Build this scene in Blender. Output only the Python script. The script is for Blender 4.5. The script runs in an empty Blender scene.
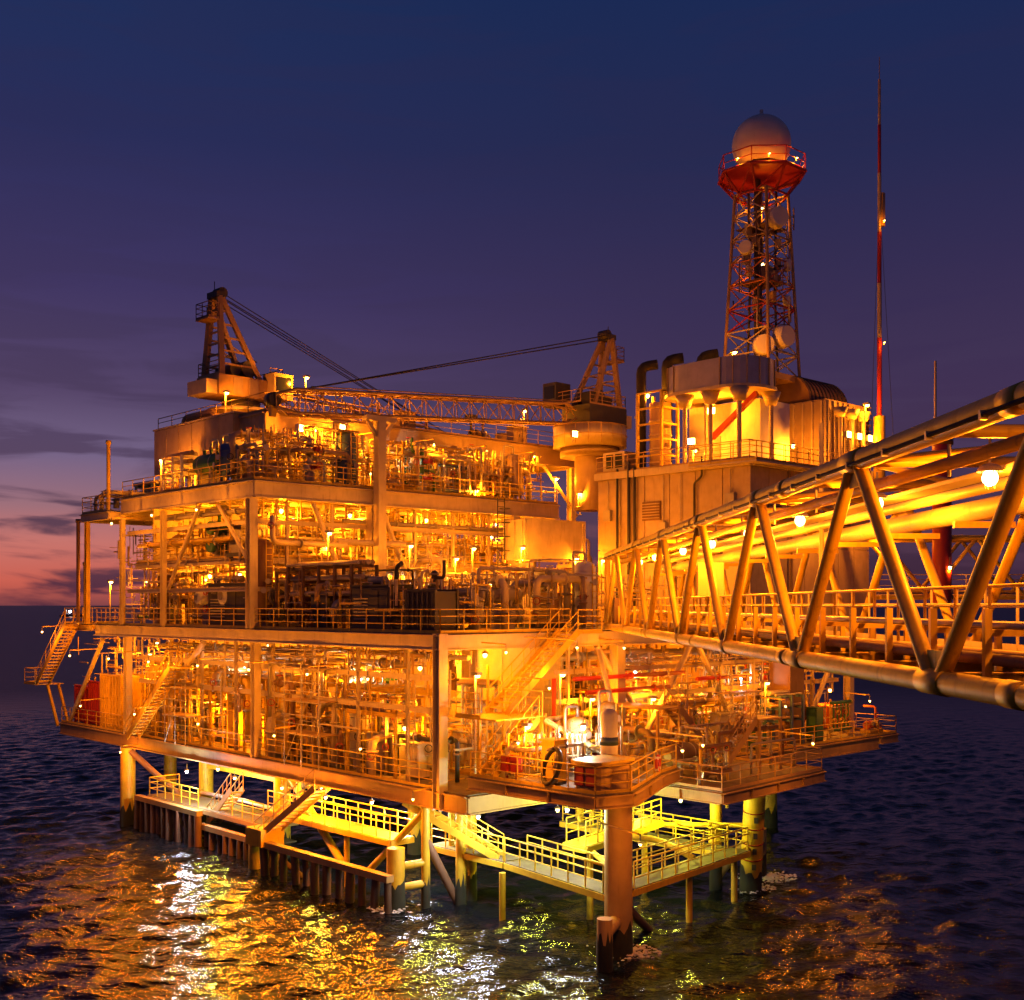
import bpy, bmesh, math, random
import numpy as np
from mathutils import Matrix, Vector
random.seed(11)
R = math.radians
sc = bpy.context.scene
col = sc.collection

# ------------------------------------------------------------------ camera
F, CX, HY = 1170.0, 512.0, 605.0        # focal length, centre and horizon in pixels
EYE = 14.3                              # eye height above the sea in metres
cam = bpy.data.objects.new('camera', bpy.data.cameras.new('camera'))
col.objects.link(cam)
cam.location = (0, 0, EYE)
cam.rotation_euler = (R(90), 0, 0)
cam.data.sensor_fit = 'HORIZONTAL'
cam.data.sensor_width = 36
cam.data.lens = F / 1024 * 36
cam.data.shift_y = (HY - 500) / 1024
cam.data.clip_start = 0.3
cam.data.clip_end = 30000
sc.camera = cam

# ------------------------------------------------------------------ world: dusk sky
def lin(c):
    return tuple(((x / 255) / 12.92 if x / 255 <= .04045 else ((x / 255 + .055) / 1.055) ** 2.4) for x in c)

world = bpy.data.worlds.new('World'); sc.world = world; world.use_nodes = True
nt = world.node_tree; nt.nodes.clear()
N = nt.nodes.new; L = nt.links.new
def ramp(stops, fac, tree=None):
    n = (tree or nt).nodes.new('ShaderNodeValToRGB')
    e = n.color_ramp.elements
    e[0].position, e[0].color = stops[0][0], (*lin(stops[0][1]), 1)
    e[1].position, e[1].color = stops[-1][0], (*lin(stops[-1][1]), 1)
    for p, c in stops[1:-1]:
        k = e.new(p); k.color = (*lin(c), 1)
    (tree or nt).links.new(fac, n.inputs[0]); return n.outputs[0]
tc = N('ShaderNodeTexCoord'); sp = N('ShaderNodeSeparateXYZ'); L(tc.outputs['Generated'], sp.inputs[0])
base = ramp([(0, (58, 36, 56)), (.05, (66, 42, 68)), (.11, (70, 48, 80)), (.17, (64, 46, 84)), (.25, (54, 43, 84)),
             (.36, (34, 39, 82)), (.46, (23, 40, 86)), (1, (10, 22, 58))], sp.outputs[2])
glow = ramp([(0, (140, 72, 74)), (.018, (208, 98, 84)), (.05, (205, 118, 112)), (.08, (158, 112, 126)), (.12, (118, 100, 138)),
             (.17, (84, 66, 106)), (.25, (62, 50, 100)), (.36, (38, 42, 92)), (.46, (26, 46, 95)), (1, (12, 26, 64))], sp.outputs[2])
dot = N('ShaderNodeVectorMath'); dot.operation = 'DOT_PRODUCT'
L(tc.outputs['Generated'], dot.inputs[0]); dot.inputs[1].default_value = (-.55, .835, 0)
mr = N('ShaderNodeMapRange'); mr.interpolation_type = 'SMOOTHSTEP'
L(dot.outputs['Value'], mr.inputs[0]); mr.inputs[1].default_value = .70; mr.inputs[2].default_value = 1.0
mix = N('ShaderNodeMix'); mix.data_type = 'RGBA'
L(mr.outputs[0], mix.inputs['Factor']); L(base, mix.inputs['A']); L(glow, mix.inputs['B'])
# streaked evening cloud
mp = N('ShaderNodeMapping'); mp.inputs['Scale'].default_value = (3.2, 3.2, 24); L(tc.outputs['Generated'], mp.inputs[0])
mp.inputs['Rotation'].default_value = (0, R(3), 0)
nz = N('ShaderNodeTexNoise'); nz.inputs['Scale'].default_value = 1.6; nz.inputs['Detail'].default_value = 7
nz.inputs['Distortion'].default_value = .7; L(mp.outputs[0], nz.inputs['Vector'])
cm = N('ShaderNodeMapRange'); cm.interpolation_type = 'SMOOTHSTEP'; L(nz.outputs['Fac'], cm.inputs[0])
cm.inputs[1].default_value = .44; cm.inputs[2].default_value = .58
ce = N('ShaderNodeMapRange'); L(sp.outputs[2], ce.inputs[0])
ce.inputs[1].default_value = .30; ce.inputs[2].default_value = .08; ce.inputs[3].default_value = .15; ce.inputs[4].default_value = .95
cf = N('ShaderNodeMath'); cf.operation = 'MULTIPLY'; L(cm.outputs[0], cf.inputs[0]); L(ce.outputs[0], cf.inputs[1])
cloud = N('ShaderNodeMix'); cloud.data_type = 'RGBA'; L(cf.outputs[0], cloud.inputs['Factor']); L(mix.outputs['Result'], cloud.inputs['A'])
ccol = ramp([(0, (70, 40, 62)), (.06, (80, 54, 80)), (.14, (72, 54, 90)), (.3, (48, 40, 80)), (1, (20, 26, 60))], sp.outputs[2])
L(ccol, cloud.inputs['B'])
bg = N('ShaderNodeBackground'); L(cloud.outputs['Result'], bg.inputs[0]); bg.inputs[1].default_value = 0.92
# physical after-sunset sky, very weak, on top
sky = N('ShaderNodeTexSky'); sky.sky_type = 'NISHITA'; sky.sun_disc = False
sky.sun_elevation = R(-1.0); sky.sun_rotation = R(-36)
bg2 = N('ShaderNodeBackground'); L(sky.outputs[0], bg2.inputs[0]); bg2.inputs[1].default_value = 0.012
ad = N('ShaderNodeAddShader'); L(bg.outputs[0], ad.inputs[0]); L(bg2.outputs[0], ad.inputs[1])
out = N('ShaderNodeOutputWorld'); L(ad.outputs[0], out.inputs[0])

sun = bpy.data.objects.new('sun', bpy.data.lights.new('sun', 'SUN')); col.objects.link(sun)
sun.data.energy = 0.02; sun.data.angle = R(12); sun.data.color = (1, .55, .5)
sun.rotation_euler = Vector((.57, -.80, -.06)).to_track_quat('-Z', 'Y').to_euler()

sc.view_settings.view_transform = 'Standard'; sc.view_settings.look = 'None'
sc.view_settings.exposure = 0; sc.view_settings.gamma = 1
sc.render.engine = 'CYCLES'
sc.cycles.use_denoising = True
sc.cycles.max_bounces = 5; sc.cycles.diffuse_bounces = 3; sc.cycles.glossy_bounces = 3; sc.cycles.transmission_bounces = 3
sc.cycles.sample_clamp_indirect = 4
sc.cycles.use_light_tree = True
sc.cycles.caustics_reflective = False; sc.cycles.caustics_refractive = False

SODIUM = (1, .255, .005); WARM = (1, .36, .03); WHITE = (1, .90, .82); LIME = (.82, .80, .08); COOL = (.86, .88, 1)

# ------------------------------------------------------------------ materials
MATS = {}
def mat(name, c, rough=.5, metal=0., wear=.35, rust=.25, bump=.15):
    m = bpy.data.materials.new(name); m.use_nodes = True; t = m.node_tree; b = t.nodes['Principled BSDF']
    g = t.nodes.new('ShaderNodeNewGeometry')
    n1 = t.nodes.new('ShaderNodeTexNoise'); n1.inputs['Scale'].default_value = 1.7; n1.inputs['Detail'].default_value = 7
    t.links.new(g.outputs['Position'], n1.inputs['Vector'])
    mp = t.nodes.new('ShaderNodeMapping'); mp.inputs['Scale'].default_value = (6, 6, 1.1); t.links.new(g.outputs['Position'], mp.inputs[0])
    n2 = t.nodes.new('ShaderNodeTexNoise'); n2.inputs['Scale'].default_value = 1.; n2.inputs['Detail'].default_value = 6; t.links.new(mp.outputs[0], n2.inputs['Vector'])
    r1 = t.nodes.new('ShaderNodeMapRange'); t.links.new(n1.outputs['Fac'], r1.inputs[0]); r1.inputs[1].default_value = .35; r1.inputs[2].default_value = .7
    r1.inputs[3].default_value = 0; r1.inputs[4].default_value = wear
    mx = t.nodes.new('ShaderNodeMix'); mx.data_type = 'RGBA'; t.links.new(r1.outputs[0], mx.inputs['Factor'])
    mx.inputs['A'].default_value = (*c, 1); mx.inputs['B'].default_value = (c[0] * .5, c[1] * .47, c[2] * .42, 1)
    r2 = t.nodes.new('ShaderNodeMapRange'); t.links.new(n2.outputs['Fac'], r2.inputs[0]); r2.inputs[1].default_value = .58; r2.inputs[2].default_value = .72
    r2.inputs[3].default_value = 0; r2.inputs[4].default_value = rust
    m2 = t.nodes.new('ShaderNodeMix'); m2.data_type = 'RGBA'; t.links.new(r2.outputs[0], m2.inputs['Factor']); t.links.new(mx.outputs['Result'], m2.inputs['A'])
    m2.inputs['B'].default_value = (.13, .055, .025, 1)
    t.links.new(m2.outputs['Result'], b.inputs['Base Color'])
    b.inputs['Metallic'].default_value = metal
    rr = t.nodes.new('ShaderNodeMapRange'); t.links.new(n2.outputs['Fac'], rr.inputs[0]); rr.inputs[3].default_value = rough - .12; rr.inputs[4].default_value = rough + .18
    t.links.new(rr.outputs[0], b.inputs['Roughness'])
    if bump:
        bp = t.nodes.new('ShaderNodeBump'); bp.inputs['Strength'].default_value = bump; bp.inputs['Distance'].default_value = .03
        t.links.new(n1.outputs['Fac'], bp.inputs['Height']); t.links.new(bp.outputs[0], b.inputs['Normal'])
    MATS[name] = m; return m
mat('cream', (.58, .48, .29)); mat('grey', (.36, .32, .25)); mat('steel', (.46, .42, .35), .42, .6)
mat('dark', (.055, .05, .045), .55); mat('yellow', (.68, .45, .025), .45, 0, .45, .38); mat('red', (.42, .03, .02), .45, rust=.1)
mat('white', (.74, .73, .70), .45, rust=.15); mat('deckplate', (.16, .13, .09), .7, 0, .5, .5); mat('brown', (.20, .11, .06), .65, 0, .4, .5)
mat('orange', (.58, .17, .03), .5); mat('rubber', (.02, .02, .02), .8, rust=0); mat('ochre', (.45, .29, .10), .55)
mat('green', (.05, .17, .08), .5, rust=.15); mat('fender', (.10, .06, .035), .8, 0, .5, .6); mat('blue', (.05, .11, .3), .5, rust=.1); mat('silver', (.5, .46, .40), .35, .75, .3, .12)
mat('radome', (.80, .74, .60), .5, 0, .15, .04, .05); mat('marine', (.035, .04, .025), .9, 0, .6, .2, .5); mat('tank', (.42, .31, .19), .5)
mat('cable', (.03, .025, .025), .7, rust=0); mat('glass', (.02, .025, .03), .08, 0, 0, 0, 0); mat('foam', (.7, .7, .7), .8, 0, .2, 0)
def emit(name, c, s):
    m = bpy.data.materials.new(name); m.use_nodes = True; b = m.node_tree.nodes['Principled BSDF']
    b.inputs['Base Color'].default_value = (.8, .8, .75, 1); b.inputs['Emission Color'].default_value = (*c, 1); b.inputs['Emission Strength'].default_value = s
    m.cycles.emission_sampling = 'NONE'; MATS[name] = m
emit('lens', (1, .62, .22), 14); emit('lenswhite', (1, .95, .9), 14); emit('shiplight', (1, .95, 1), 40); emit('cabwin', (1, .4, .05), .8)
emit('tube', (1, .93, .95), 6)

# ------------------------------------------------------------------ shared meshes
CACHE = {}
def _bm_to(name, bm, m, smooth=None):
    me = bpy.data.meshes.new(name); bm.normal_update()
    if smooth is not None:
        for f in bm.faces: f.smooth = smooth(f)
    bm.to_mesh(me); bm.free(); me.materials.append(MATS[m]); return me
def extr(poly):                                      # extrude a 2D outline along z, unit length centred
    bm = bmesh.new()
    a = [bm.verts.new((x, y, -.5)) for x, y in poly]; b = [bm.verts.new((x, y, .5)) for x, y in poly]
    n = len(poly)
    for i in range(n): bm.faces.new((a[i], a[(i + 1) % n], b[(i + 1) % n], b[i]))
    bm.faces.new(a[::-1]); bm.faces.new(b); return bm
def torus_bm(R0, r, n, k, arc=2 * math.pi):
    bm = bmesh.new(); rings = []
    full = arc > 6.2
    for i in range(n if full else n + 1):
        A = arc * i / n
        rings.append([bm.verts.new(((R0 + r * math.cos(B)) * math.cos(A), (R0 + r * math.cos(B)) * math.sin(A), r * math.sin(B))) for B in [2 * math.pi * j / k for j in range(k)]])
    for i in range(n):
        a, b = rings[i], rings[(i + 1) % len(rings)]
        for j in range(k): bm.faces.new((a[j], b[j], b[(j + 1) % k], a[(j + 1) % k]))
    return bm
def prim(shape, m):
    key = (shape, m)
    if key in CACHE: return CACHE[key]
    sm = None
    if shape == 'box': bm = extr([(-.5, -.5), (.5, -.5), (.5, .5), (-.5, .5)])
    elif shape == 'ibeam':
        t, w = .42, .10
        bm = extr([(-.5, -.5), (.5, -.5), (.5, -t), (w, -t + .0), (w, t), (.5, t), (.5, .5), (-.5, .5), (-.5, t), (-w, t), (-w, -t), (-.5, -t)])
    elif shape.startswith('cyl'):
        k = int(shape[3:]); bm = extr([(.5 * math.cos(2 * math.pi * i / k), .5 * math.sin(2 * math.pi * i / k)) for i in range(k)])
        sm = lambda f: abs(f.normal.z) < .9
    elif shape.startswith('cone'):                   # frustum: full radius below, 0.55 above
        k = 20; bm = extr([(.5 * math.cos(2 * math.pi * i / k), .5 * math.sin(2 * math.pi * i / k)) for i in range(k)])
        for v in bm.verts:
            if v.co.z > 0: v.co.x *= .55; v.co.y *= .55
        sm = lambda f: len(f.verts) == 4
    elif shape == 'dome':                            # half ellipsoid, base at z=0, r .5, height .5
        bm = bmesh.new(); bmesh.ops.create_uvsphere(bm, u_segments=20, v_segments=10, radius=.5)
        bmesh.ops.delete(bm, geom=[v for v in bm.verts if v.co.z < -1e-4], context='VERTS'); sm = lambda f: True
    elif shape == 'sphere':
        bm = bmesh.new(); bmesh.ops.create_uvsphere(bm, u_segments=16, v_segments=10, radius=.5); sm = lambda f: True
    elif shape == 'wheel': bm = torus_bm(.44, .06, 14, 6); sm = lambda f: True
    elif shape == 'ring': bm = torus_bm(.47, .03, 28, 6); sm = lambda f: True
    elif shape == 'elbow': bm = torus_bm(1.5, .5, 6, 10, math.pi / 2); sm = lambda f: True
    elif shape.startswith('growth'):                 # marine growth sleeve with a ragged top
        rg = random.Random(shape); k = 22; bm = bmesh.new()
        lo = [bm.verts.new((.5 * math.cos(6.2832 * i / k), .5 * math.sin(6.2832 * i / k), -.5)) for i in range(k)]
        md = [bm.verts.new((.5 * rg.uniform(.98, 1.06) * math.cos(6.2832 * i / k), .5 * rg.uniform(.98, 1.06) * math.sin(6.2832 * i / k), .28)) for i in range(k)]
        hi = [bm.verts.new((.487 * math.cos(6.2832 * i / k), .487 * math.sin(6.2832 * i / k), rg.uniform(.36, .5))) for i in range(k)]
        for a, b in ((lo, md), (md, hi)):
            for i in range(k): bm.faces.new((a[i], a[(i + 1) % k], b[(i + 1) % k], b[i]))
        sm = lambda f: True
    elif shape == 'dish':
        bm = bmesh.new(); bmesh.ops.create_cone(bm, cap_ends=True, segments=20, radius1=.5, radius2=.42, depth=.45)
        bmesh.ops.translate(bm, verts=bm.verts, vec=(0, 0, 0)); sm = lambda f: len(f.verts) == 4
    me = _bm_to(shape + '_' + m, bm, m, sm); CACHE[key] = me; return me

def put(name, me, parent=None, M=None):
    o = bpy.data.objects.new(name, me); col.objects.link(o)
    if parent:
        o.parent = parent
        if parent.parent: o.matrix_parent_inverse = parent.matrix_basis.inverted()   # coordinates stay those of the thing
    if M is not None: o.matrix_basis = M
    return o
def box(par, name, c, s, m='grey', rz=0, shape='box', rx=0):
    return put(name, prim(shape, m), par, Matrix.Translation(c) @ Matrix.Rotation(rz, 4, 'Z') @ Matrix.Rotation(rx, 4, 'X') @ Matrix.Diagonal((*s, 1)))
def beam(par, name, a, b, w, h=None, m='cream', shape='box', ext=0):
    a, b = Vector(a), Vector(b); d = b - a; l = d.length; d.normalize(); h = h or w
    if abs(d.z) > .999: x = Vector((1, 0, 0))
    else: x = d.cross(Vector((0, 0, 1))).normalized()
    y = d.cross(x); M = Matrix((x, y, d)).transposed().to_4x4()
    return put(name, prim(shape, m), par, Matrix.Translation((a + b) / 2) @ M @ Matrix.Diagonal((w, h, l + ext, 1)))
def rod(par, name, a, b, dia, m='cream', k=10): return beam(par, name, a, b, dia, dia, m, 'cyl%d' % k)
def vcyl(par, name, c, dia, h, m='cream', k=20): return put(name, prim('cyl%d' % k, m), par, Matrix.Translation((c[0], c[1], c[2] + h / 2)) @ Matrix.Diagonal((dia, dia, h, 1)))

def tube_mesh(name, pts, r, m, k=8, bend=None):      # one bent pipe along a polyline
    pts = [Vector(p) for p in pts]; bend = bend or r * 2.5
    path = [pts[0]]
    for i in range(1, len(pts) - 1):
        a, b, c = pts[i - 1], pts[i], pts[i + 1]; d1 = (b - a); d2 = (c - b); q = min(bend, d1.length * .45, d2.length * .45)
        d1.normalize(); d2.normalize(); p0, p2 = b - d1 * q, b + d2 * q
        for t in (0, .33, .67, 1): path.append((1 - t) ** 2 * p0 + 2 * t * (1 - t) * b + t * t * p2)
    path.append(pts[-1])
    V, Fc = [], []; prev = None
    for i, p in enumerate(path):
        d = ((path[min(i + 1, len(path) - 1)] - path[max(i - 1, 0)])).normalized()
        x = prev - d * prev.dot(d) if prev else (d.cross(Vector((0, 0, 1))) if abs(d.z) < .9 else d.cross(Vector((1, 0, 0))))
        x.normalize(); prev = x; y = d.cross(x)
        for j in range(k):
            A = 2 * math.pi * j / k; V.append(p + (x * math.cos(A) + y * math.sin(A)) * r)
    for i in range(len(path) - 1):
        for j in range(k): Fc.append((i * k + j, i * k + (j + 1) % k, (i + 1) * k + (j + 1) % k, (i + 1) * k + j))
    Fc.append(tuple(range(k))[::-1]); n0 = (len(path) - 1) * k; Fc.append(tuple(range(n0, n0 + k)))
    me = bpy.data.meshes.new(name); me.from_pydata([tuple(v) for v in V], [], Fc)
    for f in me.polygons: f.use_smooth = len(f.vertices) == 4
    me.materials.append(MATS[m]); return me
def tube(par, name, pts, r, m='cream', k=8, bend=None): return put(name, tube_mesh(name, pts, r, m, k, bend), par, Matrix())
def plate(par, name, poly, z0, z1, m):               # horizontal slab with any outline
    bm = bmesh.new(); a = [bm.verts.new((x, y, z0)) for x, y in poly]; b = [bm.verts.new((x, y, z1)) for x, y in poly]; n = len(poly)
    for i in range(n): bm.faces.new((a[i], a[(i + 1) % n], b[(i + 1) % n], b[i]))
    bm.faces.new(a[::-1]); bm.faces.new(b); bmesh.ops.recalc_face_normals(bm, faces=bm.faces)
    return put(name, _bm_to(name, bm, m), par, Matrix())

# ------------------------------------------------------------------ frames and registry
TH = R(43); CT, ST = math.cos(TH), math.sin(TH); OX, OY = -3.26, 53.0
def W(v, u, z): return Vector((OX + CT * v - ST * u, OY + ST * v + CT * u, z))   # platform axes -> world
def pxl(p): return (CX + F * p.x / p.y, HY - F * (p.z - EYE) / p.y)
def at(x, y, v=None, u=None, z=None):                # pixel on a plane of the platform -> platform axes
    k = (x - CX) / F
    if z is not None:
        Y = (z - EYE) * F / (HY - y); X = k * Y; rx, ry = X - OX, Y - OY; return (CT * rx + ST * ry, -ST * rx + CT * ry, z)
    if v is not None:
        u = (OX + CT * v - k * (OY + ST * v)) / (ST + k * CT)
    else:
        v = (k * (OY + CT * u) - OX + ST * u) / (CT - k * ST)
    Y = OY + ST * v + CT * u
    return (v, u, EYE + (HY - y) * Y / F)
THINGS = []
def thing(name, label, cat, loc, rz=0, group=None, me=None, frame=True):
    o = put(name, me)
    p = W(*loc) if frame else Vector(loc)
    o.matrix_basis = Matrix.Translation(p) @ Matrix.Rotation((TH if frame else 0) + rz, 4, 'Z')
    o['label'] = label; o['category'] = cat
    if group: o['group'] = group
    THINGS.append(o); return o
def where(v, u, z):
    x = pxl(W(v, u, z))[0]
    if z < 12.5:
        if u < -2 or v > 6 and x > 450:
            return 'on lower deck below the stair' if x < 600 else 'on lower deck below the bridge' if x < 775 else 'on lower deck beyond thick column'
        return ('at far left of lower deck' if x < 127 else 'on lower deck left of middle column' if x < 265 else
                'on lower deck left of corner column' if x < 440 else 'on lower deck below the stair')
    if z < 21.2:
        s = 'on main deck' if z < 16 else 'on the mezzanine'
        return s + (' at its left end' if x < 235 else ' left of boom rest' if x < 372 else ' right of boom rest' if x < 525 else ' beside the tall block')
    if z < 25.8: return 'on upper deck' + (' left of boom rest' if x < 372 else ' right of boom rest')
    return 'on the roof deck'

# ------------------------------------------------------------------ common parts
def handrail(par, pts, h=1.1, sp=1.5, m='yellow', mids=(.38, .72), d=.062, toe=True):
    top = [(p[0], p[1], p[2] + h) for p in pts]
    hr = tube(par, 'handrail', top, d / 2, m, 6, .05)
    for a, b in zip(pts[:-1], pts[1:]):
        a, b = Vector(a), Vector(b); n = max(1, round((b - a).length / sp))
        for q in mids: rod(hr, 'mid_rail', a + Vector((0, 0, h * q)), b + Vector((0, 0, h * q)), d * .75, m, 6)
        if toe: beam(hr, 'toe_board', a + Vector((0, 0, .07)), b + Vector((0, 0, .07)), .02, .13, m)
        for i in range(n + 1):
            p = a + (b - a) * (i / n); rod(hr, 'post', p, p + Vector((0, 0, h)), d, m, 6)
    return hr
def stair(par, a, b, w, side, m='yellow', rail=True):  # a = top, b = foot, side = unit vector across
    a, b, side = Vector(a), Vector(b), Vector(side)
    s = beam(par, 'stair', a - side * w / 2, b - side * w / 2, .07, .34, m)
    beam(s, 'stringer', a + side * w / 2, b + side * w / 2, .07, .34, m)
    n = max(3, int(abs(a.z - b.z) / .22)); ang = math.atan2(b.y - a.y, b.x - a.x)
    for i in range(1, n):
        p = a + (b - a) * (i / n); box(s, 'tread', p, (.28, w, .08), m, ang)
    if rail:
        for q in (-1, 1):
            o = side * (w / 2 * q); up = Vector((0, 0, 1))
            rod(s, 'stair_rail', a + o + up, b + o + up, .06, m, 6); rod(s, 'stair_rail', a + o + up * .5, b + o + up * .5, .045, m, 6)
            for i in range(0, 7): p = a + (b - a) * (i / 6) + o; rod(s, 'post', p, p + up, .055, m, 6)
    return s
def ladder(par, a, h, side=(1, 0, 0), w=.5, m='yellow', cage=False, nrm=(0, -1, 0)):
    a, side, nrm = Vector(a), Vector(side), Vector(nrm); up = Vector((0, 0, 1))
    for q in (-.5, .5): rod(par, 'ladder_rail', a + side * w * q, a + side * w * q + up * h, .07, m, 6)
    for i in range(int(h / .35)): rod(par, 'rung', a - side * w / 2 + up * (.3 + .35 * i), a + side * w / 2 + up * (.3 + .35 * i), .04, m, 6)
    if cage:
        for i in range(int((h - 2) / .9) + 1):
            c = a + nrm * .35 + up * (2.1 + .9 * i); put('cage_hoop', prim('ring', m), par, Matrix.Translation(c) @ Matrix.Diagonal((.75, .75, .9, 1)))
def lamp(loc, power, colr=SODIUM, kind='well', r=.11, what='', post=2.2, frame=True, aim=(0, 0), small=1., lens=None, hang=.5, soft=.9):
    """one lamp with its own light; 'well' hangs, 'post' stands on a pole, 'wall' projects"""
    nm = {'well': 'well_glass_lamp', 'post': 'post_lamp', 'flood': 'flood_light'}[kind]
    pw = W(*loc) if frame else Vector(loc)
    w = what or where(*loc) if frame else what
    lab = {'well': 'lit well-glass lamp ', 'post': 'lit lamp on thin post ', 'flood': 'lit flood light '}[kind] + w
    t = thing(nm, lab, 'lamp', loc, 0, 'lit lamps of the platform', None, frame)
    lm = lens or ('lens' if colr in (SODIUM, WARM, LIME) else 'lenswhite')
    if kind == 'well':
        if hang: rod(t, 'hanger', (0, 0, .16), (0, 0, .16 + hang), .05, 'grey', 8)
        put('cap', prim('dome', 'grey'), t, Matrix.Translation((0, 0, .07)) @ Matrix.Diagonal((r * 3.2, r * 3.2, r * 2.2, 1)))
        g = r * 2; put('globe', prim('sphere', lm), t, Matrix.Translation((0, 0, .1 - g / 2)) @ Matrix.Diagonal((g, g, g * 1.1, 1))); lz = .02 - g * 1.05
        for q in range(4): rod(t, 'guard_wire', (g * .56 * math.cos(q * 1.571), g * .56 * math.sin(q * 1.571), .1), (g * .3 * math.cos(q * 1.571), g * .3 * math.sin(q * 1.571), .06 - g * 1.02), .016, 'dark', 6)
    elif kind == 'post':
        rod(t, 'pole', (0, 0, -post), (0, 0, .1), .11, 'cream', 8); box(t, 'housing', (0, -.12, .16), (.3, .42, .14), 'grey')
        g = max(.2, r * 1.8); put('lens', prim('sphere', lm), t, Matrix.Translation((0, -.18, .07)) @ Matrix.Diagonal((g * 1.2, g * 1.2, g, 1))); lz = .0 - g * .5
        vcyl(t, 'base_plate', (0, 0, -post), .3, .05, 'grey', 10)
    else:
        box(t, 'housing', (0, .1, 0), (.5, .2, .4), 'grey'); box(t, 'lens', (0, -.015, 0), (.46, .04, .38), lm); rod(t, 'bracket', (0, .1, -.2), (0, .25, -.55), .06, 'grey', 8); lz = 0
    ld = bpy.data.lights.new('lamp_light', 'POINT'); ld.energy = power * (3.0 if colr in (SODIUM, WARM) else 2.6 if colr == LIME else 1.5); ld.color = colr; ld.shadow_soft_size = max(.05, r * soft)
    lo = put('lamp_light', ld, t); lo.location = (0, -.16 if kind == 'flood' else (-.18 if kind == 'post' else 0), lz)
    if small != 1: t.matrix_basis = t.matrix_basis @ Matrix.Scale(small, 4)
    if aim != (0, 0): t.matrix_basis = t.matrix_basis @ Matrix.Rotation(aim[0], 4, 'Z')
    return t
#@@STRUCTURE
# ================================================================== SEA
def sea():
    # choppy near water as real relief, flat far sheet to the horizon
    x = np.arange(-70, 70.01, .26); y = np.arange(18, 170.01, .26)
    X, Y = np.meshgrid(x, y); Z = np.zeros_like(X); rg = np.random.RandomState(4)
    for i in range(60):
        lam = .62 * (3.8 / .62) ** rg.rand(); th = rg.normal(-.9, .8); k = 2 * math.pi / lam
        Z += (lam ** .85) * .0066 * np.sin(k * (X * math.cos(th) + Y * math.sin(th)) + rg.rand() * 6.28)
    ed = np.minimum.reduce([X + 70, 70 - X, Y - 18, (170 - Y) * .5]); Z *= np.clip(ed / 30, 0, 1)
    ny, nx = X.shape; V = np.stack([X, Y, Z], -1).reshape(-1, 3)
    idx = np.arange(ny * nx).reshape(ny, nx)
    Q = np.stack([idx[:-1, :-1], idx[:-1, 1:], idx[1:, 1:], idx[1:, :-1]], -1).reshape(-1, 4)
    # outer frame of the sheet
    B = 14000.; n0 = len(V)
    outer = np.array([(-B, -300, 0), (B, -300, 0), (B, 2 * B, 0), (-B, 2 * B, 0)], float)
    V = np.vstack([V, outer]); c = [idx[0, 0], idx[0, -1], idx[-1, -1], idx[-1, 0]]
    faces = Q.tolist()
    rim = [idx[0, :].tolist(), idx[:, -1].tolist(), idx[-1, ::-1].tolist(), idx[::-1, 0].tolist()]
    for s in range(4): faces.append([n0 + s, n0 + (s + 1) % 4] + rim[s][::-1])
    me = bpy.data.meshes.new('sea'); me.from_pydata(V.tolist(), [], faces)
    me.polygons.foreach_set('use_smooth', [True] * len(me.polygons))
    m = bpy.data.materials.new('sea_water'); m.use_nodes = True; t = m.node_tree; b = t.nodes['Principled BSDF']
    b.inputs['Base Color'].default_value = (.006, .008, .012, 1); b.inputs['Roughness'].default_value = .07; b.inputs['IOR'].default_value = 1.33
    g = t.nodes.new('ShaderNodeNewGeometry'); prev = None
    for s, dist, an, det in ((.5, .26, .45, 4), (1.6, .13, .5, 4), (5.0, .045, .7, 3)):
        mp = t.nodes.new('ShaderNodeMapping'); mp.inputs['Scale'].default_value = (s * an, s, s); mp.inputs['Rotation'].default_value = (0, 0, .25); t.links.new(g.outputs['Position'], mp.inputs[0])
        n = t.nodes.new('ShaderNodeTexNoise'); n.inputs['Scale'].default_value = 1; n.inputs['Detail'].default_value = det; t.links.new(mp.outputs[0], n.inputs['Vector'])
        bp = t.nodes.new('ShaderNodeBump'); bp.inputs['Strength'].default_value = .9; bp.inputs['Distance'].default_value = dist; t.links.new(n.outputs['Fac'], bp.inputs['Height'])
        if prev: t.links.new(prev.outputs[0], bp.inputs['Normal'])
        prev = bp
    t.links.new(prev.outputs[0], b.inputs['Normal'])
    ln = t.nodes.new('ShaderNodeVectorMath'); ln.operation = 'DISTANCE'; ln.inputs[1].default_value = (0, 60, 0); t.links.new(g.outputs['Position'], ln.inputs[0])
    rr = t.nodes.new('ShaderNodeMapRange'); rr.inputs[1].default_value = 30; rr.inputs[2].default_value = 160; rr.inputs[3].default_value = .06; rr.inputs[4].default_value = .38   # unresolved chop far out
    t.links.new(ln.outputs['Value'], rr.inputs[0]); t.links.new(rr.outputs[0], b.inputs['Roughness'])
    me.materials.append(m); o = put('sea', me); o['kind'] = 'structure'
sea()

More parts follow.
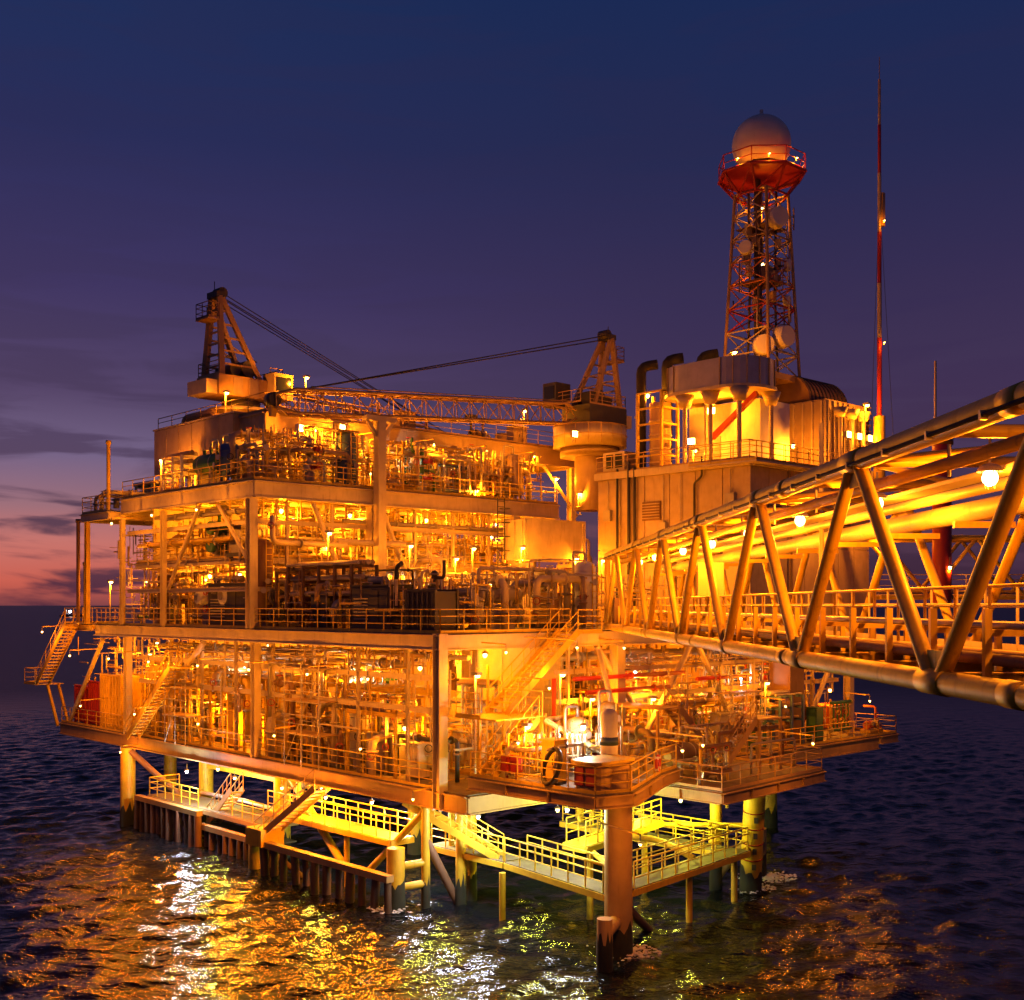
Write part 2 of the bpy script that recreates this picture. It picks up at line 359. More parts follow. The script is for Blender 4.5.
# ================================================================== PLATFORM
ZL, ZM, ZU, ZR = 5.9, 13.0, 21.3, 25.9              # deck floors: lower, main, upper, roof
P = thing('offshore_platform', 'large steel offshore platform with stacked decks lit orange, standing in the sea', 'platform', (0, 0, 0))
def deck(name, poly, z, m='deckplate', gm='cream', gd=.8, edges=None, stiff=2.0, joists=None):
    d = plate(P, name, poly, z - .06, z, m); n = len(poly)
    cx = sum(p[0] for p in poly) / n; cy = sum(p[1] for p in poly) / n
    for i in range(n):
        if edges is not None and i not in edges: continue
        a, b = Vector((*poly[i], z - .07 - gd / 2)), Vector((*poly[(i + 1) % n], z - .07 - gd / 2))
        e = (b - a).normalized(); a2, b2 = a + e * .02, b - e * .02
        beam(d, 'girder', a2, b2, .32, gd, gm, 'ibeam')
        k = int((b - a).length / stiff); nr = Vector((e.y, -e.x, 0))
        for j in range(1, k): box(d, 'stiffener', a + (b - a) * (j / k) + nr * .09, (.14, .03, gd * .82), gm, math.atan2(nr.y, nr.x))
    if joists:
        ax, lo, hi, s0, s1, step = joists; q = lo + step / 2
        while q < hi:
            a, b = ((s0, q), (s1, q)) if ax == 'u' else ((q, s0), (q, s1))
            beam(d, 'joist', (*a, z - .3), (*b, z - .3), .16, .4, gm, 'ibeam'); q += step
    return d
# lower deck and its outward platforms
deck('lower_deck', [(0, -1.9), (0, 43), (35, 43), (35, -1.9)], ZL, gm='ochre')
deck('corner_deck', [(0, -1.95), (.3, -9.3), (2, -9.8), (7, -7.2), (8.9, -6.6), (8.9, -1.95)], 6.75, gm='ochre', gd=.5, edges=(0, 1, 2, 3))
deck('side_deck', [(9, -1.95), (9, -9), (18.6, -8.2), (18.6, -1.95)], ZL - .004, gm='ochre', gd=.5, edges=(0, 1, 2))
deck('end_deck', [(35.05, -2), (35.05, 4), (37.3, 4), (37.3, -2)], ZL - .006, gm='ochre', gd=.5, edges=(0, 2, 3))
# main deck
deck('main_deck', [(0, 0), (0, 37), (38, 37), (38, 0)], ZM, gd=.7, gm='cream')
deck('end_walkway', [(-.2, 37.06), (-.2, 42), (4, 42), (4, 37.06)], ZM, gd=.4, gm='yellow', edges=(0, 1, 2))
# mezzanine inside, upper deck, roof deck
deck('mezzanine_deck', [(1, 18), (1, 33), (23, 33), (23, 18)], 17.1, gd=.35, gm='cream', joists=('u', 18, 33, 1.2, 22.8, 1.9))
deck('upper_deck', [(0, 16.2), (0, 33), (24, 33), (24, 16.2)], ZU, gd=.95, gm='cream', stiff=4, joists=('u', 16.2, 33, .3, 23.8, 1.7))
deck('side_landing', [(-.8, 33.06), (-.8, 37.5), (6, 37.5), (6, 33.06)], 20.5, gd=.5, gm='cream')
deck('roof_deck', [(3, 20), (3, 34), (30, 34), (30, 20)], ZR, gd=1.25, gm='tank', stiff=3, joists=('u', 20, 34, 3.3, 29.7, 1.7))
# columns
for v, u, z0, z1, w, m in [(0, 0, 5.0, 13, .5, 'cream'), (0, 16, ZL, 12.2, .42, 'cream'), (0, 32, ZL, 12.2, .42, 'cream'), (27.5, 0, ZL, 12.2, 1.5, 'brown'),
                           (12, 0, ZL, 12.2, .6, 'cream'), (34.6, 0, ZL, 12.2, .5, 'cream'), (9, 9, ZL, 12.2, .6, 'cream'), (9, 25, ZL, 12.2, .6, 'cream'),
                           (0, 16.45, ZM, 20.25, .5, 'cream'), (8.3, 16.45, ZM, 20.25, .6, 'cream'), (20, 16.45, ZM, 20.25, .6, 'cream'), (0, 27, ZM, 20.25, .3, 'cream'), (0, 32.8, ZM, 20.25, .3, 'cream'),
                           (8, 30, ZM, 20.25, .5, 'cream'), (-.5, 37.2, ZM, 20, .3, 'yellow'), (3.3, 20.3, ZU, 24.6, .4, 'cream'), (3.3, 27, ZU, 24.6, .4, 'cream'),
                           (11, 20.3, ZU, 24.6, .4, 'cream'), (17, 20.3, ZU, 24.6, .4, 'cream'), (23, 20.3, ZU, 24.6, .4, 'cream'), (29.5, 20.3, ZM, 24.6, .5, 'cream')]:
    beam(P, 'column', (v, u, z0), (v, u, z1), w, w, m, 'ibeam' if w < .55 else 'box')
# braces, on the faces
def br(a, b, d=.32, m='cream'): rod(P, 'brace', a, b, d, m, 12)
br((2.0, 9.5, 6), (2.0, 13.5, 11.8), .28); br((.1, 31, 6.1), (.1, 22, 12.1), .34); br((.1, 36, 12), (.1, 41.5, 6.1), .3)
br((3.9, 16.3, 20.2), (7.2, 16.3, 13.4)); br((8.8, 16.3, 20.2), (12.2, 16.3, 13.2)); br((.1, 17, 16.8), (.1, 20.4, 20.2), .24); br((.1, 26.5, 15.3), (.1, 22.6, 20.2), .24)
br((13, -.1, 6.1), (18, -.1, 12.1)); br((22.8, -.1, 6.1), (18.6, -.1, 12.1)); br((29, -.1, 6.1), (33.5, -.1, 12.1)); br((3.4, -3.3, 9.1), (5.8, -6.6, 6.9), .26)
br((6, -6, 6.9), (9.5, -1, 12), .26); br((30, 20.2, 21), (26, 20.2, 25), .25)
# inner firewalls in panels (they close the view through the modules)
def wall(a, b, z0, z1, m='cream', pw=2.2, t=.08):
    a, b = Vector((*a, 0)), Vector((*b, 0)); n = max(1, round((b - a).length / pw)); e = (b - a) / n; ang = math.atan2(e.y, e.x)
    for i in range(n):
        c = a + e * (i + .5) + Vector((0, 0, (z0 + z1) / 2)); box(P, 'wall_panel', c, (e.length - .05, t, z1 - z0), m, ang)
wall((9.8, 2), (9.8, 42), ZL, 12.2, 'cream'); wall((10.5, 9.9), (34.5, 9.9), ZL, 12.2, 'ochre')
wall((1.5, 31), (23, 31), ZM, 16.7, 'cream'); wall((1.5, 31.5), (23, 31.5), 17.15, 20.8, 'cream'); wall((6, 27.5), (29.5, 27.5), ZU, 25.3, 'tank')
wall((16, 15), (23.4, 15), ZM, 16.8, 'ochre')
# deck-edge handrails
handrail(P, [(.05, .1, ZL), (.05, 42.9, ZL)], m='yellow'); handrail(P, [(.1, -2, 6.75), (.4, -9.2, 6.75), (2, -9.65, 6.75), (7, -7.1, 6.75), (8.8, -6.5, 6.75)])
handrail(P, [(9.1, -2, ZL), (9.1, -8.9, ZL), (18.5, -8.1, ZL), (18.5, -2, ZL)], m='ochre'); handrail(P, [(18.7, -1.85, ZL), (35, -1.92, ZL), (37.2, -1.92, ZL), (37.2, 3.9, ZL)], m='yellow')
handrail(P, [(8.5, .05, ZM), (.05, .05, ZM), (.05, 36.9, ZM)], m='yellow', sp=1.4); handrail(P, [(-.15, 37.2, ZM), (-.15, 41.9, ZM), (3.9, 41.9, ZM)])
handrail(P, [(23.9, 16.25, ZU), (.05, 16.25, ZU), (.05, 32.9, ZU)], m='yellow'); handrail(P, [(-.75, 33.2, 20.5), (-.75, 37.4, 20.5), (5.9, 37.4, 20.5)])
handrail(P, [(29.9, 20.05, ZR), (3.05, 20.05, ZR), (3.05, 33.9, ZR)], m='ochre', sp=2); handrail(P, [(22.9, 18.05, 17.1), (1.05, 18.05, 17.1), (1.05, 32.9, 17.1)], sp=1.8)
# stairs
stair(P, (7.4, -.9, ZM), (2.6, -.9, 9.3), 1.3, (0, 1, 0)); plate(P, 'stair_landing', [(.6, -3.1), (3.6, -3.1), (3.6, -.3), (.6, -.3)], 9.2, 9.27, 'yellow')
plate(P, 'stair_landing', [(7.4, -1.6), (9.2, -1.6), (9.2, -.06), (7.4, -.06)], 12.9, 12.97, 'yellow'); handrail(P, [(7.4, -1.55, 12.97), (9.1, -1.55, 12.97)])
stair(P, (3.3, -2.6, 9.2), (.5, -2.6, 6.78), .9, (0, 1, 0)); handrail(P, [(3.5, -.35, 9.27), (3.5, -3.05, 9.27)]); handrail(P, [(.65, -2.0, 9.27), (.65, -.35, 9.27)])
for c in ((3.5, -3), (.7, -1.9), (3.5, -.45)): beam(P, 'landing_post', (*c, 6.75), (*c, 9.2), .14, .14, 'yellow')
stair(P, (-.75, 39.2, ZM), (-.75, 44.4, 8.6), .9, (1, 0, 0)); stair(P, (-.6, 24.2, 10.6), (-.6, 30, ZL), .8, (1, 0, 0), 'yellow')
plate(P, 'stair_landing', [(-1.1, 22.6), (-.1, 22.6), (-.1, 24.2), (-1.1, 24.2)], 10.55, 10.62, 'yellow')
plate(P, 'stair_landing', [(-1.3, 44.4), (.8, 44.4), (.8, 46.6), (-1.3, 46.6)], 8.5, 8.57, 'yellow'); handrail(P, [(-1.25, 44.5, 8.57), (-1.25, 46.5, 8.57), (.75, 46.5, 8.57)])
beam(P, 'landing_post', (-.2, 43, 5.6), (-.2, 44.9, 8.45), .18, .18, 'yellow'); beam(P, 'landing_post', (.6, 43, 5.6), (.6, 44.9, 8.45), .18, .18, 'yellow')
stair(P, (12.5, -3.2, 9.2), (16, -3.2, ZL), .9, (0, 1, 0), 'ochre'); stair(P, (15, -6.2, 8.6), (11.8, -6.2, ZL), .8, (0, 1, 0), 'ochre')
plate(P, 'stair_landing', [(10.6, -3.9), (12.5, -3.9), (12.5, -.2), (10.6, -.2)], 9.14, 9.2, 'ochre'); plate(P, 'stair_landing', [(15, -6.8), (17, -6.8), (17, -5.2), (15, -5.2)], 8.54, 8.6, 'ochre')
for c in ((10.7, -3.8), (12.4, -3.8)): beam(P, 'landing_post', (*c, ZL), (*c, 9.1), .12, .12, 'ochre')
for c in ((15.1, -6.7), (16.9, -6.7), (16.9, -5.3)): beam(P, 'landing_post', (*c, ZL), (*c, 8.5), .12, .12, 'ochre')
ladder(P, (17.2, 14.7, ZM), 8.2, (1, 0, 0), .6, 'dark', True)
for u0, u1, z in ((4.2, 8.4, 8.9), (10.6, 13.6, 8.3), (18.4, 22.6, 9.2), (25, 29.6, 8.6)):
    ap = plate(P, 'access_platform', [(.7, u0), (.7, u1), (2.6, u1), (2.6, u0)], z - .08, z, 'yellow'); handrail(P, [(2.5, u0 + .05, z), (.75, u0 + .05, z), (.75, u1 - .05, z), (2.5, u1 - .05, z)], sp=1.2)
    for c in ((.75, u0 + .1), (.75, u1 - .1), (2.5, u0 + .1), (2.5, u1 - .1)): beam(ap, 'platform_post', (*c, ZL), (*c, z - .08), .14, .14, 'yellow')
    ladder(P, (.62, (u0 + u1) / 2, ZL), z - ZL + .9, (0, 1, 0), .5, 'yellow', False)
# beam rows just under the main deck on the two open faces (pipe bents)
for q in (10.9, 9.4):
    beam(P, 'tie_beam', (.5, .6, q), (.5, 31.4, q), .18, .26, 'cream', 'ibeam'); beam(P, 'tie_beam', (8, .7, q), (34.5, .7, q), .18, .26, 'cream', 'ibeam')
for u in np.arange(3, 31, 4.): beam(P, 'tie_post', (.5, u, ZL), (.5, u, 12.2), .16, .16, 'cream', 'ibeam')
for v in np.arange(9, 34, 3.2): beam(P, 'tie_post', (v, .7, ZL), (v, .7, 12.2), .16, .16, 'cream', 'ibeam')
for q in (15.2, 19.0): beam(P, 'tie_beam', (.3, 16.7, q), (23, 16.7, q), .18, .26, 'cream', 'ibeam'); beam(P, 'tie_beam', (.3, 17, q), (.3, 32.7, q), .18, .26, 'cream', 'ibeam')
for v in np.arange(2.5, 23, 3.1): beam(P, 'tie_post', (v, 16.8, ZM), (v, 16.8, 20.2), .16, .16, 'cream', 'ibeam')
# legs and their bracing into the sea
def leg(a, b, d, m, top=None):
    l = rod(P, 'leg', a, b, d, m, 20); a, b = Vector(a), Vector(b); q = a + (b - a) * ((1.1 - a.z) / (b.z - a.z))
    beam(l, 'marine_growth', b, q + (a - b).normalized() * .5, d * 1.05, d * 1.05, 'marine', 'growth%d' % random.randint(0, 4)); return l
leg((0, 32, 5.0), (0, 32, -4), .95, 'yellow'); leg((3.2, 27.5, 5.1), (3.2, 27.5, -4), .9, 'yellow'); leg((2.0, 16.5, 5.1), (2, 16.5, -4), .95, 'yellow')
leg((2.6, 1.6, 5.1), (2.6, 1.6, -4), .5, 'yellow'); leg((3.6, 2.0, 5.1), (3.6, 2, -4), .55, 'yellow'); leg((-.3, 2.9, 2.9), (-.3, 2.9, -4), .85, 'yellow'); leg((1.1, 2.4, 5.0), (1.1, 2.4, -4), .42, 'yellow')
leg((2, -9, 7.6), (2, -9, -4), 1.15, 'ochre'); lg = leg((14.0, -7.2, 5.1), (15.4, -5.7, -4), 1.05, 'yellow')
for q, z in enumerate((4.2, 3.4, 2.6, 1.8)):
    c = Vector((14.0, -7.2, 5.1)).lerp(Vector((15.4, -5.7, -4)), (5.1 - z) / 9.1); dn = Vector((1.4, 1.5, -9.1)).normalized(); rod(lg, 'draft_band', c - dn * .03, c + dn * .03, 1.075, 'red', 20); box(lg, 'mark_plate', c + Vector((-.37, -.39, -.4)), (.2, .03, .28), 'dark', R(-46)); leg((13.8, -5, 5.1), (13.8, -5, -4), .6, 'yellow')
leg((30, 3, 5.1), (30, 3, -4), 1., 'yellow'); leg((20, 20, 5.1), (20, 20, -4), 1., 'brown'); leg((8, 12, 5.1), (8, 12, -4), .8, 'yellow'); leg((34, 36, 5.1), (34, 36, -4), 1., 'brown'); leg((6, 38, 5.1), (6, 38, -4), .9, 'yellow')
leg((.2, -9.9, 2.0), (.2, -9.9, -4), .62, 'ochre'); rod(P, 'leg_strut', (.2, -9.9, 1.4), (2, -9, 1.5), .55, 'ochre', 14); rod(P, 'leg_strut', (2.3, -8.7, 2.2), (7.6, -6.8, -1.2), .4, 'brown', 14)
leg((17.6, -5.0, 2.6), (17.6, -5.0, -4), .62, 'ochre'); rod(P, 'leg_strut', (17.6, -5, 1.9), (14.9, -6.2, .9), .5, 'brown', 14); rod(P, 'leg_strut', (13.9, -5, .6), (14.8, -6.2, 2.6), .4, 'ochre', 14)
rod(P, 'leg_strut', (1.1, 2.4, 3.2), (3.4, 1.6, -1.6), .4, 'brown', 14); rod(P, 'leg_strut', (-.3, 2.9, 2.0), (1.1, 2.4, 2.1), .36, 'yellow', 14); rod(P, 'leg_strut', (-.3, 2.9, 1.0), (1.1, 2.4, 1.1), .36, 'yellow', 14)
rod(P, 'leg_strut', (0, 31.6, 4.8), (3.2, 27.5, .5), .4, 'brown', 14); rod(P, 'leg_strut', (2, 16, 4.9), (.4, 8, 1), .42, 'yellow', 14); rod(P, 'leg_strut', (1.1, 2.4, 4.6), (.3, 6.4, .8), .34, 'yellow', 14)
for v, u in ((16.6, -3.6), (17.8, -2.2)): rod(P, 'drain_pipe', (v, u, 5.1), (v, u, 3.6), .16, 'yellow', 8)

# ================================================================== BOAT LANDING AND FENDER JETTY
BL = thing('boat_landing', 'yellow steel boat landing with railed walkways beneath the lower deck', 'boat landing', (0, 0, 0))
def walk(poly, z, m='deckplate', em='yellow', t=.05):
    w = plate(BL, 'walkway', poly, z - t, z, m); n = len(poly)
    for i in range(n): a, b = poly[i], poly[(i + 1) % n]; beam(w, 'edge_beam', (*a, z - .17), (*b, z - .17), .12, .26, em)
    return w
walk([(2.6, -1.5), (1.6, -8.6), (2.9, -8.9), (3.9, -1.6)], 2.5); walk([(3.0, -8.9), (13.0, -7.6), (12.9, -6.4), (3.1, -7.6)], 2.502)
walk([(2.6, -1.4), (2.6, 4), (4, 4), (4, -1.4)], 2.505); walk([(12.9, -6.3), (13, 4), (11.8, 4), (11.7, -6.3)], 2.5)
walk([(4.1, -5.2), (11.6, -3.4), (11.6, -2.1), (4.1, -3.8)], 3.55, 'yellow'); walk([(.3, 4.1), (.3, 15.4), (1.7, 15.4), (1.7, 4.1)], 3.0, 'yellow')
walk([(.2, 15.5), (.2, 29.5), (2.4, 29.5), (2.4, 15.5)], 2.2, 'deckplate', 'ochre'); walk([(3, 15), (3, 27), (4.6, 27), (4.6, 15)], 4.2, 'yellow', 'yellow')
for pts in ([(2.7, -1.4, 2.5), (1.75, -8.4, 2.5)], [(3.85, -1.7, 2.5), (3.0, -7.5, 2.5), (12.8, -6.45, 2.5)], [(3.2, -8.8, 2.5), (12.9, -7.55, 2.5), (12.95, 3.9, 2.5)], [(4.2, -5.1, 3.55), (11.5, -3.35, 3.55)],
            [(4.2, -3.9, 3.55), (11.5, -2.2, 3.55)], [(.35, 4.2, 3), (.35, 15.3, 3)], [(1.65, 4.2, 3), (1.65, 15.3, 3)], [(.25, 15.6, 2.2), (.25, 19, 2.2)], [(.25, 23, 2.2), (.25, 29.4, 2.2), (2.3, 29.4, 2.2)], [(3.1, 15.1, 4.2), (3.1, 26.9, 4.2)], [(4.5, 15.1, 4.2), (4.5, 26.9, 4.2)], [(11.9, -6.2, 2.5), (11.9, 3.9, 2.5)], [(2.7, -1.3, 2.505), (2.7, 3.9, 2.505)]):
    handrail(BL, pts, sp=1.15, toe=False, d=.075)
for (v, u, z) in [(2, -2, 2.2), (3.6, -8.2, 2.2), (8, -7.9, 2.2), (12.6, -7, 2.2), (12.4, 3, 2.2), (3.2, 3, 2.2), (.5, 8, 2.7), (1.5, 14, 2.7), (2.2, 20, 1.9), (2.2, 27, 1.9), (4.4, 20, 3.9), (4.4, 26, 3.9), (5, -4.6, 3.3), (11, -2.7, 3.3)]:
    rod(BL, 'support_post', (v, u, z), (v, u, 5.1 if z > 2 and v > 1 and u > -2 else -3), .3, 'yellow', 12)
for a, b in (((12.6, -7.2, 2.2), (14.6, -6.6, 2.4)), ((3, -8.3, 2.2), (2.3, -8.9, 2.2)), ((5, -4.6, 3.2), (2.3, -8.8, 3.2)), ((11.2, -2.7, 3.3), (14.2, -6.6, 3.4))): rod(BL, 'strut', a, b, .26, 'yellow', 12)
stair(BL, (.9, 3.6, 4.9), (3.2, -.6, 2.5), .8, (.88, .48, 0)); stair(BL, (-.2, 9.2, 5.0), (-.7, 14.2, 1.7), .9, (1, 0, 0), 'ochre'); stair(BL, (.9, 19.6, 3.6), (.9, 22.4, 1.3), .8, (1, 0, 0), 'ochre')
tube(BL, 'hose', [(2.6, 16, 2.35), (2.8, 22, 2.42), (2.6, 27, 2.35)], .13, 'white', 8)
tube(BL, 'arch_brace', [(9.6, -6.9, 2.5), (9.3, -5.0, 3.2), (7.2, -4.2, 3.45)], .15, 'yellow', 10, 1.2)
FJ = thing('fender_jetty', 'low brown jetty of closely spaced fender piles along the left side', 'jetty', (0, 0, 0))
beam(FJ, 'cap_beam', (-1, 2.4, 1.62), (-1, 13.6, 1.62), .42, .32, 'ochre'); beam(FJ, 'cap_beam', (.1, 14.4, 1.2), (.1, 23.2, 1.2), .4, .3, 'ochre'); beam(FJ, 'cap_beam', (-.2, 22, 2.0), (-.2, 30.2, 2.0), .4, .3, 'ochre')
for u, v, zt in [(2.6 + .98 * i, -1, 1.46) for i in range(12)] + [(14.6 + .8 * i, .1, 1.05) for i in range(11)] + [(22.2 + .72 * i, -.2, 1.85) for i in range(12)]:
    rod(FJ, 'fender_pile', (v + random.uniform(-.04, .04), u + random.uniform(-.06, .06), zt), (v + random.uniform(-.2, .2), u + random.uniform(-.15, .15), -3), random.uniform(.34, .46), random.choice(('fender', 'fender', 'brown')), 12)
box(FJ, 'bollard_block', (-.7, 13.9, 1.95), (1.4, 1.6, .9), 'yellow'); leg2 = rod(FJ, 'mooring_post', (-.6, 15, 2.1), (-.6, 15, -3), .75, 'yellow', 16); box(FJ, 'walk_plate', (1.2, 19, 1.1), (1.6, 8, .08), 'deckplate')
rod(FJ, 'pile_brace', (-.9, 13, 1.3), (1.0, 10.5, -1), .3, 'fender', 10)

# ================================================================== TALL BLOCK (utility building)
BK = thing('utility_building', 'tall brown panelled utility building beside the bridge with rounded roof hood on columns', 'building', (23.7, 0, ZM))
HB = 10.0                                             # root coordinates: v-23.7, u, z-13
box(BK, 'wall_core', (6.8, 6.15, HB / 2 - .05), (13.3, 12.0, HB - .1), 'tank')
def panels(a, b, z0, z1, pw, off, m):
    a, b = Vector((*a, 0)), Vector((*b, 0)); n = round((b - a).length / pw); e = (b - a) / n; ang = math.atan2(e.y, e.x)
    for i in range(n): box(BK, 'wall_panel', a + e * (i + .5) + Vector((0, 0, (z0 + z1) / 2)), (e.length - .06, off, z1 - z0), m, ang)
for z0, z1 in ((0, 4.9), (4.96, HB - .45)): panels((.12, 0), (.12, 12.3), z0, z1, 2.05, .1, 'tank'); panels((0.1, .12), (13.6, .12), z0, z1, 1.95, .1, 'tank')
for z in (HB - .2,): beam(BK, 'roof_edge', (-.05, -.1, z), (-.05, 12.4, z), .3, .45, 'cream'); beam(BK, 'roof_edge', (.1, -.12, z), (13.7, -.12, z), .3, .45, 'cream')
plate(BK, 'balcony', [(-.9, -1.1), (6.2, -1.1), (6.2, -.3), (-.2, -.3), (-.2, 4), (-.9, 4)], HB - .35, HB - .25, 'cream')
handrail(BK, [(-.05, 12.3, HB), (-.05, 0, HB), (13.6, 0, HB)], sp=1.3, m='ochre'); handrail(BK, [(-.85, 3.9, HB - .25), (-.85, -1.05, HB - .25), (6.1, -1.05, HB - .25)], m='yellow')
tube(BK, 'cable_run', [(-.08, 3.5, HB + .4), (-.08, 3.5, HB - .8), (-.08, 4.1, HB - 1.2), (-.08, 4.1, 1)], .07, 'dark', 6); tube(BK, 'cable_run', [(-.12, 9.4, HB + .6), (-.12, 9.4, .4)], .12, 'dark', 6); tube(BK, 'cable_run', [(-.12, 8.9, HB + .2), (-.12, 8.9, .4)], .1, 'dark', 6); tube(BK, 'cable_run', [(-.12, 10.4, HB + .2), (-.12, 10.4, .4)], .09, 'dark', 6)
for y, z, s in ((1.4, 7.6, .7), (6.6, 6.2, .55), (11.3, 7.2, .6), (5.2, 3.5, .8)):
    jb = box(BK, 'junction_box', (-.05, y, z), (.25, s, s * 1.2), 'grey'); rod(jb, 'conduit', (-.02, y, z + s * .6), (-.02, y, HB - .5), .06, 'steel', 6)
dr = box(BK, 'wall_door', (.03, 10.6, 1.05), (.1, 1.0, 2.1), 'grey'); box(dr, 'door_handle', (-.05, 10.25, 1.05), (.06, .06, .2), 'dark'); vt = box(BK, 'wall_louvre', (.03, 7.6, 7.3), (.1, 1.5, 1.2), 'brown')
for i in range(6): box(vt, 'slat', (-.05, 7.6, 6.85 + .18 * i), (.12, 1.4, .06), 'tank')
for x in (2.6, 6.4, 10.4): vt = box(BK, 'wall_louvre', (x, .03, 6.6), (1.4, .1, 1.5), 'brown'); [box(vt, 'slat', (x, -.05, 6.0 + .2 * i), (1.3, .12, .06), 'tank') for i in range(7)]
rod(BK, 'down_pipe', (4.2, -.1, .2), (4.2, -.1, HB - .5), .2, 'ochre', 10); rod(BK, 'down_pipe', (8.9, -.1, .2), (8.9, -.1, HB - .5), .26, 'ochre', 10)
# rounded hood on flared columns
def rounded(x0, x1, y0, y1, r, n=7):
    o = []
    for cx, cy, a0 in ((x1 - r, y1 - r, 0), (x0 + r, y1 - r, 90), (x0 + r, y0 + r, 180), (x1 - r, y0 + r, 270)):
        for i in range(n + 1): A = R(a0 + 90 * i / n); o.append((cx + r * math.cos(A), cy + r * math.sin(A)))
    return o
hood = plate(BK, 'roof_hood', rounded(.4, 4.7, .6, 7.6, 1.9), HB + 4.7, HB + 6.4, 'silver')
for pth in rounded(.36, 4.74, .56, 7.64, 1.94)[::2]: beam(hood, 'hood_seam', (*pth, HB + 4.68), (*pth, HB + 6.42), .06, .06, 'tank')
plate(hood, 'hood_rim', rounded(.25, 4.85, .45, 7.75, 2.0), HB + 4.5, HB + 4.7, 'cream')
for x, y in ((1.0, 1.5), (.9, 3.6), (.9, 5.6), (3.9, 1.2), (4.2, 7.0)):
    c = rod(BK, 'hood_column', (x, y, HB), (x, y, HB + 3.7), .28, 'cream', 12)
    put('flared_capital', prim('cone', 'cream'), c, Matrix.Translation((x, y, HB + 4.1)) @ Matrix.Rotation(math.pi, 4, 'X') @ Matrix.Diagonal((1.2, 1.2, .8, 1)))
box(BK, 'plant_room', (5.2, 4.6, HB + 2.1), (3.2, 5.6, 4.2), 'white'); box(BK, 'plant_room_door', (3.57, 5.4, HB + 1.1), (.06, 1.1, 2.1), 'grey')
beam(BK, 'red_duct', (2.4, 4.6, HB + 1.9), (2.4, 1.2, HB + 4.3), .3, .3, 'red'); 
# second enclosure to the right with ribs and rounded dark shroud
e2 = box(BK, 'generator_enclosure', (11.0, 3.4, HB + 2.3), (4.6, 6.2, 4.6), 'tank')
for i in range(8): box(e2, 'rib', (8.9 + .6 * i, .24, HB + 2.3), (.12, .12, 4.4), 'cream')
for i in range(9): box(e2, 'rib', (8.64, .6 + .7 * i, HB + 2.3), (.12, .12, 4.4), 'cream')
for x in (9.3, 10.7, 12.1): c = rod(BK, 'hood_column', (x, -.35, HB - .2), (x, -.35, HB + 3.4), .26, 'cream', 12); put('flared_capital', prim('cone', 'cream'), c, Matrix.Translation((x, -.35, HB + 3.7)) @ Matrix.Rotation(math.pi, 4, 'X') @ Matrix.Diagonal((1.0, 1.0, .6, 1)))
sh = put('rounded_shroud', None) if False else rod(BK, 'rounded_shroud', (8.8, 3.4, HB + 4.7), (13.5, 3.4, HB + 4.7), 3.6, 'brown', 20)
for i in range(10): put('shroud_band', prim('ring', 'dark'), sh, Matrix.Translation((9.1 + .46 * i, 3.4, HB + 4.7)) @ Matrix.Rotation(math.pi / 2, 4, 'Y') @ Matrix.Diagonal((3.75, 3.75, 2, 1)))
lv = box(BK, 'louvre_stack', (13.75, 2.2, HB + 2.2), (.8, 3.6, 5.0), 'brown')
for i in range(12): box(lv, 'louvre', (13.7, .32, HB + .2 + .4 * i), (.9, .16, .1), 'tank')
# frame ladder tower and stacks
for x, y in ((.3, 7.0), (.3, 9.0), (1.9, 7.0), (1.9, 9.0)): beam(BK, 'frame_post', (x, y, HB), (x, y, HB + 5.0), .17, .17, 'yellow')
for k in range(5):
    z = HB + .9 + k * 1.02; beam(BK, 'frame_rail', (.3, 7.0, z), (.3, 9.0, z), .12, .12, 'yellow'); beam(BK, 'frame_rail', (.3, 7.0, z), (1.9, 7.0, z), .12, .12, 'yellow')
vcyl(BK, 'silencer', (1.5, 8.1, HB), 1.4, 4.4, 'tank', 20)
for i in range(5): put('silencer_band', prim('ring', 'cream'), BK.children[-1] if False else BK, Matrix.Translation((1.5, 8.1, HB + .5 + .9 * i)) @ Matrix.Diagonal((1.52, 1.52, 2, 1)))
for (x, y, zt, d) in ((1.0, 9.3, 6.9, .66), (2.9, 8.7, 7.5, .72), (5.6, 7.9, 8.0, .8)):
    tube(BK, 'exhaust_stack', [(x, y, HB), (x, y, HB + zt), (x + .75, y - .75, HB + zt + .15)], d / 2, 'rubber', 14, .55)
cb = box(BK, 'roof_cabin', (1.2, 11.0, HB + .7), (2.0, 1.9, 1.4), 'cream')
for q in (-.45, .35): box(cb, 'cabin_window', (.19, 11.0 + q, HB + .8), (.04, .6, .9), 'glass')

# ================================================================== RADAR TOWER
def lattice(par, a0, a1, w0, w1, nb, dl=.16, db=.08, ml='cream', mb=None):
    """square tapered lattice mast from point a0 to a1"""
    a0, a1 = Vector(a0), Vector(a1)
    def c(t, i):
        w = (w0 + (w1 - w0) * t) / 2; q = ((-1, -1), (1, -1), (1, 1), (-1, 1))[i % 4]; return a0 + (a1 - a0) * t + Vector((q[0] * w, q[1] * w, 0))
    for i in range(4): rod(par, 'mast_leg', c(0, i), c(1, i), dl, ml, 8)
    for b in range(nb):
        t0, t1 = b / nb, (b + 1) / nb; mm = mb[b % len(mb)] if mb else ml
        for i in range(4):
            rod(par, 'cross_brace', c(t0, i), c(t1, i + 1), db, mm, 6); rod(par, 'cross_brace', c(t0, i + 1), c(t1, i), db, mm, 6); rod(par, 'ring_bar', c(t1, i), c(t1, i + 1), db * 1.2, mm, 6)
RT = thing('radar_tower', 'lattice communications tower in red and white bands topped by a white radome', 'tower', (32, 5, 29.4))
box(RT, 'base_frame', (0, 0, -.2), (4.6, 4.6, .4), 'ochre')
